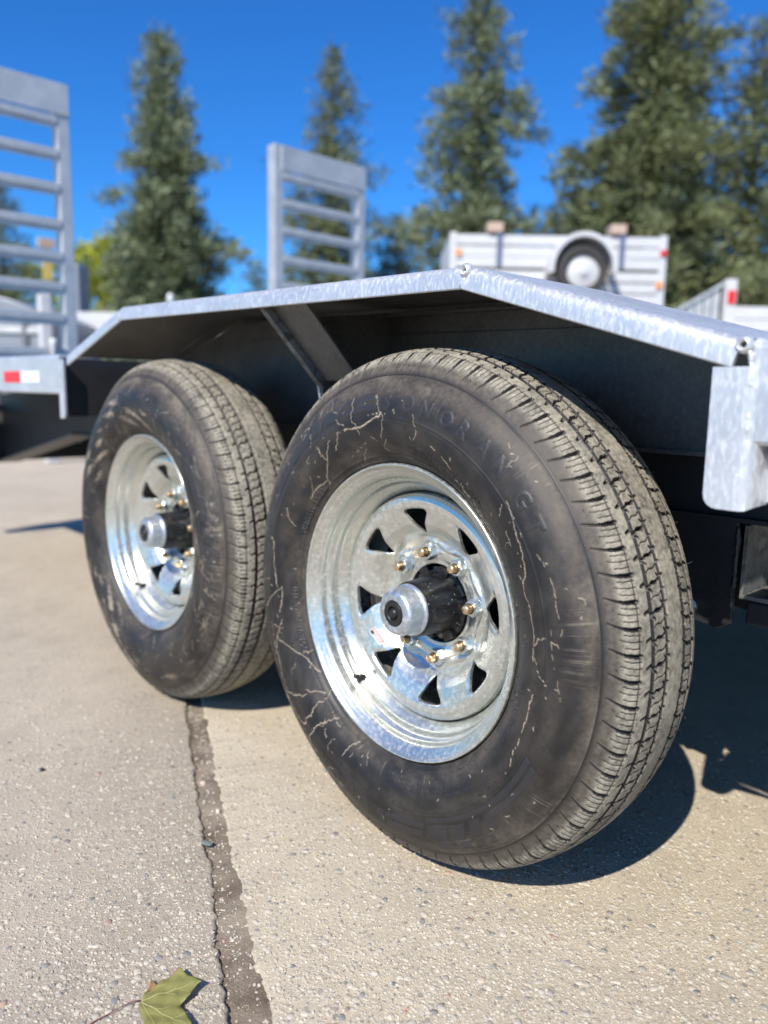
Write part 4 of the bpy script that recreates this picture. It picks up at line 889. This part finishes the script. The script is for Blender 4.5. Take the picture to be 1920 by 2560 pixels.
# small lit gusset flap near the far wheel
prism('end_gusset', [(0.105, 0.705), (0.150, 0.66), (0.150, 0.600), (0.112, 0.600)], 'y', 1.296, 1.302, M['galv_ramp'], TR)
# ramps -----------------------------------------------------------------
def ramp(x0, x1, label):
    Rr = empty('ladder_ramp', (x0, 3.04, 0.45), 0, TR); Rr['label'] = label; wd = x1 - x0
    for xa in (0.0, wd - 0.058): box('ramp_rail', (xa, 0, 0.0), (xa + 0.058, 0.075, 1.655), M['galv_ramp'], Rr, 0.004)
    box('ramp_plate', (0.045, -0.008, 1.515), (wd - 0.002, 0.0, 1.652), M['galv_ramp'], Rr, 0.002)
    first = None
    for z in (1.485, 1.337, 1.185, 1.022, 0.875, 0.735, 0.590, 0.425, 0.28, 0.13):
        if first is None:
            bm = bmesh.new(); bm_box(bm, (0.0585, 0.004, -0.030), (wd - 0.0585, 0.010, 0.027), 0.001, 1); bm_box(bm, (0.0585, 0.0105, 0.017), (wd - 0.0585, 0.058, 0.024), 0.001, 1); bm_box(bm, (0.0585, -0.006, -0.010), (wd - 0.0585, 0.0035, 0.020), 0.003, 2)
            first = obj('ramp_rung', bm_mesh('ramp_rung', bm), M['galv_ramp'], Rr); o = first
        else: o = first.copy(); S.collection.objects.link(o); o.parent = Rr
        o.location = (0, 0, z)
    return Rr
ramp(0.030, 0.712, 'nearer upright ladder ramp at the left end of the trailer'); ramp(1.865, 2.548, 'farther upright ladder ramp, rising behind the fender')
tube('ramp_latch', [(0.585, 3.02, 0.80), (0.585, 3.02, 0.90), (0.585, 3.02, 0.92), (0.585, 3.02, 0.945)], [0.014, 0.014, 0.019, 0.017], M['white'], TR, 12)

# ------------------------------------------------------------------ trailers behind
def small_wheel(x, y, z, r, parent, nrm_rot=0):
    W = empty('wheel', (x, y, z), 0, parent)
    pr = [(0.0, r * .66), (-.02, r * .72), (-.03, r * .85), (-.015, r * .97), (.04, r), (.10, r * .99), (.15, r * .95), (.16, r * .7)]
    lathe('tyre', dens(pr, 3), 40, M['tyre_plain'], W); lathe('rim', [(0.02, r * .69), (-.012, r * .69), (-.016, r * .66), (0.01, r * .60), (0.03, r * .55), (0.012, r * .35), (0.0, r * .24), (-.01, r * .15), (-.03, r * .13), (-.03, 0)], 40, M['white'], W); return W
# two stacked white utility trailers; local x = depth away from us, y = along side (towards image left)
UT = empty('utility_trailer', (6.175, 4.16, 0), 0); UT.rotation_euler = (0, 0, math.atan2(1.50, -1.65) - PI / 2)
tag(UT, 'white utility trailer with round fender, stacked on top of another trailer', 'trailer', 'white trailers stacked behind')
def ut_body(root, z0, z1, arch):
    n = 3; H = (z1 - z0) / n; bm = bmesh.new()
    for k in range(n): 
        o = box('side_plank', (0.0 + 0.004 * (k % 2), -1.13, z0 + k * H + .007), (0.03, 1.13, z0 + (k + 1) * H - .007), M['white'], root, 0.006)
    for y in (-1.13, 1.06): box('corner_post', (-0.012, y, z0 - .01), (0.05, y + .07, z1 + .012), M['white'], root, 0.004)
    box('deck', (0.03, -1.10, z0), (1.25, 1.10, z0 + .04), M['dgrey'], root); box('far_side', (1.25, -1.13, z0), (1.28, 1.13, z1), M['white'], root); box('end_board', (0.03, -1.13, z0 + .041), (1.25, -1.10, z1), M['white'], root); box('end_board', (0.03, 1.10, z0 + .041), (1.25, 1.13, z1), M['white'], root)
ut_body(UT, 2.035, 2.375, True)
wv_ = small_wheel(-0.23, -0.21, 1.985, 0.25, UT)
for ch in wv_.children:
    if ch.name.startswith('rim'): ch.scale = (1, 1.2, 1.2)
th = np.linspace(-0.1, PI + 0.1, 22); pl = [(-0.21 + 0.345 * math.cos(a), 2.0 + 0.365 * math.sin(a)) for a in th] + [(-0.21 + 0.300 * math.cos(a), 2.0 + 0.320 * math.sin(a)) for a in th[::-1]]
prism('wheel_well', [(-0.21 + 0.298 * math.cos(a), 2.0 + 0.318 * math.sin(a)) for a in th], 'x', -0.012, -0.004, M['dgrey'], UT)
prism('fender', pl, 'x', -0.27, -0.002, M['white'], UT)
for y, z, mt in ((1.04, 2.18, 'amber'), (-1.09, 2.21, 'red_lens')): box('marker_light', (-0.035, y - .03, z - .03), (-0.013, y + .03, z + .03), M[mt], UT, 0.004)
UL = empty('utility_trailer', (6.175, 4.16, 0), 0); UL.rotation_euler = UT.rotation_euler
tag(UL, 'lower white utility trailer carrying the one with the round fender', 'trailer', 'white trailers stacked behind')
ut_body(UL, 1.68, 2.020, False)
for y in (-1.0, 1.0):
    for x in (0.02, 1.2): box('support_leg', (x, y - .04, 0.0), (x + .07, y + .04, 1.67), M['white'], UL)
box('marker_light', (-0.035, -1.10, 1.85), (-0.013, -1.04, 1.92), M['amber'], UL, 0.004)
c_, s_ = math.cos(UT.rotation_euler.z), math.sin(UT.rotation_euler.z)
def ul(x, y, z): return (6.175 + c_ * x - s_ * y, 4.16 + s_ * x + c_ * y, z)
for y, lab in ((0.66, 'timber block on the left half of the white utility trailer rail'), (-0.615, 'timber block beside the round fender of the white utility trailer')):
    B = box('timber_block', (-0.075, -0.075, 0), (0.125, 0.085, 0.095), M['timber'], None, 0.006); B.location = ul(0.03, y, 2.390); B.rotation_euler = UT.rotation_euler; tag(B, lab, 'timber block')
    Sx = prism('lashing_strap', [(-0.025, -0.34), (0.025, -0.34), (0.025, 0.0), (-0.025, 0.0)], 'x', -0.034, -0.030, M['strap'], None); Sx.location = ul(0.0, y - .04, 2.392); Sx.rotation_euler = UT.rotation_euler
    tag(Sx, 'dark blue lashing strap hanging under the ' + ('left' if y > 0 else 'right') + ' timber block', 'strap')
# right: low trailer with a tilted grey gate and a lit post
RG = empty('flatbed_trailer', (6.51, 2.29, 0)); RG.rotation_euler = (0, 0, math.atan2(1.50, -1.65) - PI / 2)
tag(RG, 'white flatbed trailer with tilted grey gate at the right edge', 'trailer')
for k in range(2): box('side_plank', (0, -2.2, 1.33 + k * .115), (0.04, 0.18, 1.44 + k * .115), M['white'], RG, 0.005)
box('corner_post', (-0.03, 0.13, 0.4), (0.05, 0.23, 1.79), M['white'], RG, 0.006); box('tail_light', (-0.045, 0.145, 1.57), (-0.031, 0.215, 1.69), M['red_lens'], RG, 0.004)
for k in range(6): prism('gate_slat', [(0.26 + k * .075, 1.40), (0.32 + k * .075, 1.40), (0.32 + k * .075, 1.72 - .045 * k), (0.26 + k * .075, 1.75 - .045 * k)], 'x', 0.03, 0.055, M['galv_ramp'], RG)
prism('gate_frame', [(0.24, 1.77), (0.24, 1.74), (0.72, 1.45), (0.72, 1.48)], 'x', 0.0, 0.028, M['galv_ramp'], RG)
box('deck', (0.04, -2.2, 1.28), (1.6, 0.72, 1.33), M['dgrey'], RG)
for y in (-1.2, -0.5): small_wheel(-0.18, y, 0.33, 0.33, RG)
for y in (-1.9, 0.2): box('support_leg', (0.05, y, 0), (0.13, y + .08, 1.28), M['dgrey'], RG)
# left: grey trailer with curved fender top
LG = empty('dump_trailer', (2.10, 7.72, 0)); LG.rotation_euler = (0, 0, math.atan2(1.50, -1.65) - PI / 2)
tag(LG, 'grey dump trailer with curved front seen through the left ramp', 'trailer')
prism('body', [(1.8, 0.55), (-0.10, 0.55), (-0.12, 1.44), (0.05, 1.52), (0.30, 1.62), (0.62, 1.68), (1.8, 1.70)], 'x', 0.0, 1.5, M['grey'], LG, 0.02, 2)
for k in range(4): box('body_rib', (-0.03, 0.1 + k * .42, 0.6), (-0.002, 0.16 + k * .42, 1.44), M['dgrey'], LG, 0.006)
box('top_rail', (-0.03, -0.10, 1.27), (-0.004, 1.8, 1.33), M['galv_ramp'], LG, 0.004)
for y in (0.6, 1.3): small_wheel(-0.16, y, 0.36, 0.36, LG)
WP = box('marker_post', (-.05, -.05, 0), (.05, .05, 1.72), M['white'], None, 0.01); WP.scale = (1, 1, .915); WP.location = (1.86, 6.82, 0); tag(WP, 'white square post between the left ramp rungs', 'post')
WY = empty('site_sign', (2.67, 8.99, 0)); tag(WY, 'small yellow sign on a pale post seen through the left ramp', 'sign')
box('sign_panel', (-.06, -.02, 1.99), (.06, .0, 2.22), M['yellow'], WY, .005); box('sign_pole', (-.03, 0.001, 0), (.03, .05, 2.36), M['galv_ramp'], WY); box('top_board', (-.10, -.025, 2.36), (.10, .03, 2.47), M['timber'], WY, .005)
GW = box('equipment_cabinet', (0, 0, 0), (.22, .4, 2.2), M['grey'], None, .02); GW.location = (2.80, 8.95, 0); GW.rotation_euler = (0, 0, -.7); tag(GW, 'narrow grey cabinet beside the yellow sign behind the left ramp', 'cabinet')
LW = empty('cargo_trailer', (3.4, 8.35, 0)); LW.rotation_euler = (0, 0, math.atan2(1.50, -1.65) - PI / 2)
tag(LW, 'long low white cargo trailer behind the far end of the fender', 'trailer')
for k in range(2): box('side_plank', (0, -1.1, 1.36 + k * .135), (0.05, 0.9, 1.49 + k * .135), M['white'], LW, 0.006)
box('deck', (0.05, -1.1, 0.95), (1.4, 0.9, 1.05), M['dgrey'], LW)
for y in (-.2, .5): small_wheel(-0.1, y, 0.33, 0.33, LW)
for y in (-1.0, .75): box('corner_post', (0.052, y, 0), (0.12, y + .1, 1.6), M['dgrey'], LW)
SB = lathe('white_bollard', [(0, 0.0), (0.0, 0.05), (1.50, 0.03), (1.66, 0.04), (1.69, 0.035), (1.705, 0.02), (1.705, 0.0)], 20, M['galv_ramp'], None, (3.14, 6.81, 0)); SB.rotation_euler = (0, -PI / 2, 0); tag(SB, 'white bollard top just showing above the far end of the fender', 'bollard')

# ------------------------------------------------------------------ trees
def conifer(name, x, y, H, rb, label, mat, seedv, dens_=1.0, lean=0.0, z0=0.6, power=0.85, droop=0.25, gaps=0.15):
    r = np.random.default_rng(seedv); root = empty(name, (x, y, 0)); tag(root, label, 'tree', 'conifers along the yard edge')
    tube('trunk', [(0, 0, -0.1), (0.02, 0, H * .3), (0.0, 0.03, H * .65), (lean, 0, H * .98)], [H * .016, H * .012, H * .007, 0.01], M['bark'], root, 10)
    Vc = []; Fc = []; tone = []; nb = 0; z = z0; BV = []; BF = []
    while z < H * 0.985:
        f = (z - z0) / (H - z0); Rm = rb * (1 - f) ** power * (0.82 + 0.3 * math.sin(z * 2.3 + seedv) * (1 - f)) + 0.10
        nbr = int(5 + 7 * (1 - f)); a0 = r.uniform(0, 6.28); Rm *= r.uniform(0.72, 1.15)
        for b in range(nbr):
            if r.random() < gaps: continue
            a = a0 + 2 * PI * b / nbr + r.uniform(-.25, .25); L = Rm * r.uniform(0.5, 1.2); dz = -droop * L * r.uniform(0.4, 1.2) + (0.30 * L if f > .6 else 0.05 * L)
            tip = np.array([L * math.cos(a) + lean * f, L * math.sin(a), z + dz]); st = np.array([lean * f, 0, z])
            if L > 0.5 and nb < 400:
                V_, F_ = tube_arrays([st, st + (tip - st) * .5 + [0, 0, .04 * L], tip], [0.022 * (1 - f) + .008, .012, .004], 4); BF += [tuple(i + len(BV) for i in q) for q in F_]; BV += V_; nb += 1
            nc = max(3, int(L * 11 * dens_)); tt = r.random() 
            for k in range(nc):
                q = (k + r.random()) / nc; q = q ** 0.7; c = st + (tip - st) * q + r.normal(0, 0.05 + 0.07 * L * (1 - q * .6), 3) * [1, 1, .55]; c[2] += 0.10 * L * math.sin(q * PI)
                for m_ in range(int(11 * dens_) + 2):
                    s_ = r.uniform(0.07, 0.16) * (0.75 + 0.5 * (1 - f)); d = r.normal(0, 1, 3); d[2] = abs(d[2]) * .5; d += 1.0 * np.array([math.cos(a), math.sin(a), .3]); d /= np.linalg.norm(d)
                    e = np.cross(d, r.normal(0, 1, 3)); e /= np.linalg.norm(e); p = c + r.normal(0, 0.12, 3); i0 = len(Vc)
                    Vc += [p - e * s_ * .16, p + d * s_ * .55 - e * s_ * .22, p + d * s_ * 1.7, p + d * s_ * .6 + e * s_ * .22, p + e * s_ * .16]; Fc.append((i0, i0 + 1, i0 + 2, i0 + 3, i0 + 4))
                    tone += [float(np.clip(0.25 + 0.5 * tt * .6 + 0.4 * q * r.random(), 0, 1))] * 5
        z += 0.20 + 0.10 * (1 - f) + r.uniform(0, .08)
    me = np_mesh('crown', np.array(Vc), np.array(Fc)); at = me.attributes.new('tone', 'FLOAT', 'POINT'); at.data.foreach_set('value', np.array(tone, dtype=np.float32)); obj('crown', me, M[mat], root)
    me = bpy.data.meshes.new('branches'); me.from_pydata(BV, [], BF); ob_ = obj('branches', me, M['bark'], root); ob_['kind'] = 'stuff'; return root
conifer('spruce_tree', 9.91, 20.25, 10.5, 2.9, 'blue green spruce standing left, between the two ladder ramps', 'needle_blue', 3, 1.15, 0.0, 0.5, 0.80, 0.25, 0.05)
conifer('spruce_tree', 15.34, 19.61, 11.4, 3.0, 'slim open spruce rising behind the farther ladder ramp', 'needle', 5, 0.8, 0.1, 0.5, 0.66, 0.2, 0.16)
conifer('spruce_tree', 17.38, 15.29, 13.4, 3.1, 'tall narrow spruce in the middle, behind the fender peak', 'needle_blue', 8, 0.85, 0.1, 0.5, 0.60, 0.15, 0.16)
conifer('spruce_tree', 18.2, 10.0, 12.4, 3.7, 'broad dense spruce at the right, above the white trailers', 'needle', 12, 1.1, -0.1, 0.5, 0.55, 0.1, 0.10)
conifer('spruce_tree', 20.6, 8.5, 10.4, 3.4, 'spruce cut off by the right edge of the photo', 'needle', 14, 0.75, 0.1, 0.5, 0.62, 0.1, 0.22)
conifer('spruce_tree', 19.9, 13.6, 7.4, 3.2, 'low spreading spruce left of the broad one, behind the white trailers', 'needle', 17, 0.8, 0.0, 0.5, 0.8, 0.1, 0.22)
conifer('spruce_tree', 19.3, 20.5, 7.2, 4.0, 'short spruce filling the gap right of the farther ramp', 'needle', 19, 0.8, 0.0, 0.5, 0.8, 0.1, 0.15)
conifer('spruce_tree', 9.2, 32.5, 8.8, 3.3, 'dark spruce seen through the rungs of the nearer ramp', 'needle', 21, 0.7, 0.0, 0.5, 0.8, 0.2, 0.15)
conifer('spruce_tree', 19.5, 30.3, 6.6, 4.2, 'small distant spruce just left of the farther ramp', 'needle', 25, 0.6, 0.0, 0.5, 0.8, 0.2, 0.15)
# yellowing broadleaf tree
def broadleaf(x, y, H, R_, label, seedv):
    r = np.random.default_rng(seedv); root = empty('maple_tree', (x, y, 0)); tag(root, label, 'tree')
    tube('trunk', [(0, 0, -0.1), (0.05, 0, H * .4), (0, .05, H * .8)], [.16, .11, .04], M['bark'], root, 8)
    cs = [(r.normal(0, R_ * .45), r.normal(0, R_ * .45), H * r.uniform(.35, .92), R_ * r.uniform(.28, .5)) for _ in range(22)]; Vc = []; tone = []
    for cx, cy, cz, cr in cs:
        tt = r.random()
        for k in range(420):
            d = r.normal(0, 1, 3); d /= np.linalg.norm(d); p = np.array([cx, cy, cz]) + d * cr * r.uniform(.6, 1.05); a = r.normal(0, 1, 3); a /= np.linalg.norm(a); b = np.cross(a, r.normal(0, 1, 3)); b /= np.linalg.norm(b); s_ = r.uniform(.05, .11)
            Vc += [p - a * s_, p + b * s_ * .7, p + a * s_, p - b * s_ * .7]; tone += [float(np.clip(.2 + .5 * tt + .3 * r.random(), 0, 1))] * 4
    me = np_mesh('crown', np.array(Vc), np.arange(len(Vc)).reshape(-1, 4)); at = me.attributes.new('tone', 'FLOAT', 'POINT'); at.data.foreach_set('value', np.array(tone, dtype=np.float32)); obj('crown', me, M['yleaf'], root)
broadleaf(12.2, 30.6, 7.0, 2.0, 'yellow green broadleaf tree behind the nearer ramp rail', 2)

# ------------------------------------------------------------------ maple leaf in the foreground
OUT = [(-.4264, -.0245), (-.4190, -.0180), (-.4115, -.0130), (-.4065, -.0080), (-.4033, -.0035), (-.4022, -.0100), (-.4018, -.0152), (-.3955, -.0150), (-.3883, -.0160), (-.3800, -.0150), (-.3718, -.0150), (-.3700, -.0235), (-.3692, -.0325), (-.3668, -.0430), (-.3640, -.0560),
       (-.3700, -.0555), (-.3760, -.0572), (-.3825, -.0625), (-.3900, -.0632), (-.3953, -.0636), (-.3985, -.0691), (-.3990, -.0786), (-.3990, -.0880), (-.4010, -.0985), (-.4060, -.1100), (-.4120, -.1000), (-.4160, -.0930), (-.4240, -.0960), (-.4350, -.1010), (-.4350, -.0900), (-.4345, -.0810), (-.4400, -.0740), (-.4480, -.0700), (-.4420, -.0620), (-.4367, -.0555), (-.4352, -.0450), (-.4322, -.0340)]
def leaf_z(x, y):
    u = (x + .4264); v = (y + .0245); d = math.hypot(u, v)
    return 0.0032 + 0.010 * (d / .07) ** 1.6 * (0.45 + 0.75 * max(0, (u / .06))) + 0.0016 * math.sin(u * 260) * math.sin(v * 210)
bm = bmesh.new(); vs = [bm.verts.new((x, y, 0)) for x, y in OUT]; bm.faces.new(vs); bmesh.ops.triangulate(bm, faces=bm.faces[:])
for _ in range(3): bmesh.ops.subdivide_edges(bm, edges=bm.edges[:], cuts=1, use_grid_fill=True)
for v in bm.verts: v.co.z = leaf_z(v.co.x, v.co.y)
bmesh.ops.recalc_face_normals(bm, faces=bm.faces)
if sum(f.normal.z for f in bm.faces) < 0: bmesh.ops.reverse_faces(bm, faces=bm.faces)
r_ = bmesh.ops.solidify(bm, geom=bm.faces[:], thickness=0.0004)
t = NT('olive_leaf_blade'); n1 = t.noise(60, 4); n2 = t.noise(400, 4, .7)
sx = t.n('ShaderNodeSeparateXYZ'); t.l(t.tc.outputs['Object'], sx.inputs[0])
edge = t.ramp(t.math('ADD', t.math('MULTIPLY', sx.outputs[1], 40.0), t.math('ADD', 1.28, t.math('MULTIPLY', n1, 0.5))), [(0.78, 0.0), (1.0, 1.0)])
c = t.mix(n1, (0.175, 0.17, 0.045), (0.25, 0.235, 0.075)); c = t.mix(t.math('MULTIPLY', edge, 0.75), c, (0.30, 0.12, 0.045)); c = t.mix(t.ramp(n2, [(.3, .35), (.5, 0.)]), c, (0.13, 0.12, 0.04))
LFm = t.out(c, 0.5, 0.0, t.bump(n1, 0.5, 0.002))
LF = empty('maple_leaf', (0, 0, 0)); tag(LF, 'fallen olive green maple leaf with a red stem on the pavement', 'leaf')
obj('blade', bm_mesh('blade', bm), LFm, LF, True)
t = NT('pale_leaf_vein'); vm = t.out((0.42, 0.38, 0.16), 0.6); t = NT('red_leaf_stem'); sm = t.out((0.20, 0.045, 0.05), 0.5)
B0 = (-.4262, -.0248)
for (tx_, ty_), rr in (((-.366, -.0535), .00050), ((-.405, -.105), .00055), ((-.3735, -.018), .00042), ((-.404, -.007), .00035), ((-.434, -.098), .0004)):
    pts = []
    for q in np.linspace(0, 0.96, 14):
        x_ = B0[0] + (tx_ - B0[0]) * q; y_ = B0[1] + (ty_ - B0[1]) * q + 0.004 * math.sin(q * PI) * (1 if tx_ > -.39 else -.3); pts.append((x_, y_, leaf_z(x_, y_) + .0002))
    tube('vein', pts, [rr * (1.1 - .85 * k / 13) for k in range(14)], vm, LF, 6)
    for q0, sg in ((.35, 1), (.5, -1), (.62, 1), (.75, -1)):
        i = int(q0 * 13); p = Vector(pts[i]); d = Vector((tx_ - B0[0], ty_ - B0[1], 0)); L = d.length * .26; d.normalize(); d.rotate(Matrix.Rotation(sg * .75, 3, 'Z')); pp = []
        for q in np.linspace(0, 1, 6): a = p + d * L * q; pp.append((a.x, a.y, leaf_z(a.x, a.y) + .0001))
        tube('vein', pp, [rr * .4, rr * .38, rr * .34, rr * .3, rr * .24, rr * .15], vm, LF, 5)
tube('stem', [(-.4262, -.0247, .0038), (-.4350, -.0215, .0052), (-.4460, -.0200, .0050), (-.4600, -.0188, .0034), (-.4785, -.0175, .0022), (-.4900, -.0180, .0020)], [.00075, .0006, .0006, .0006, .0007, .0009], sm, LF, 8)
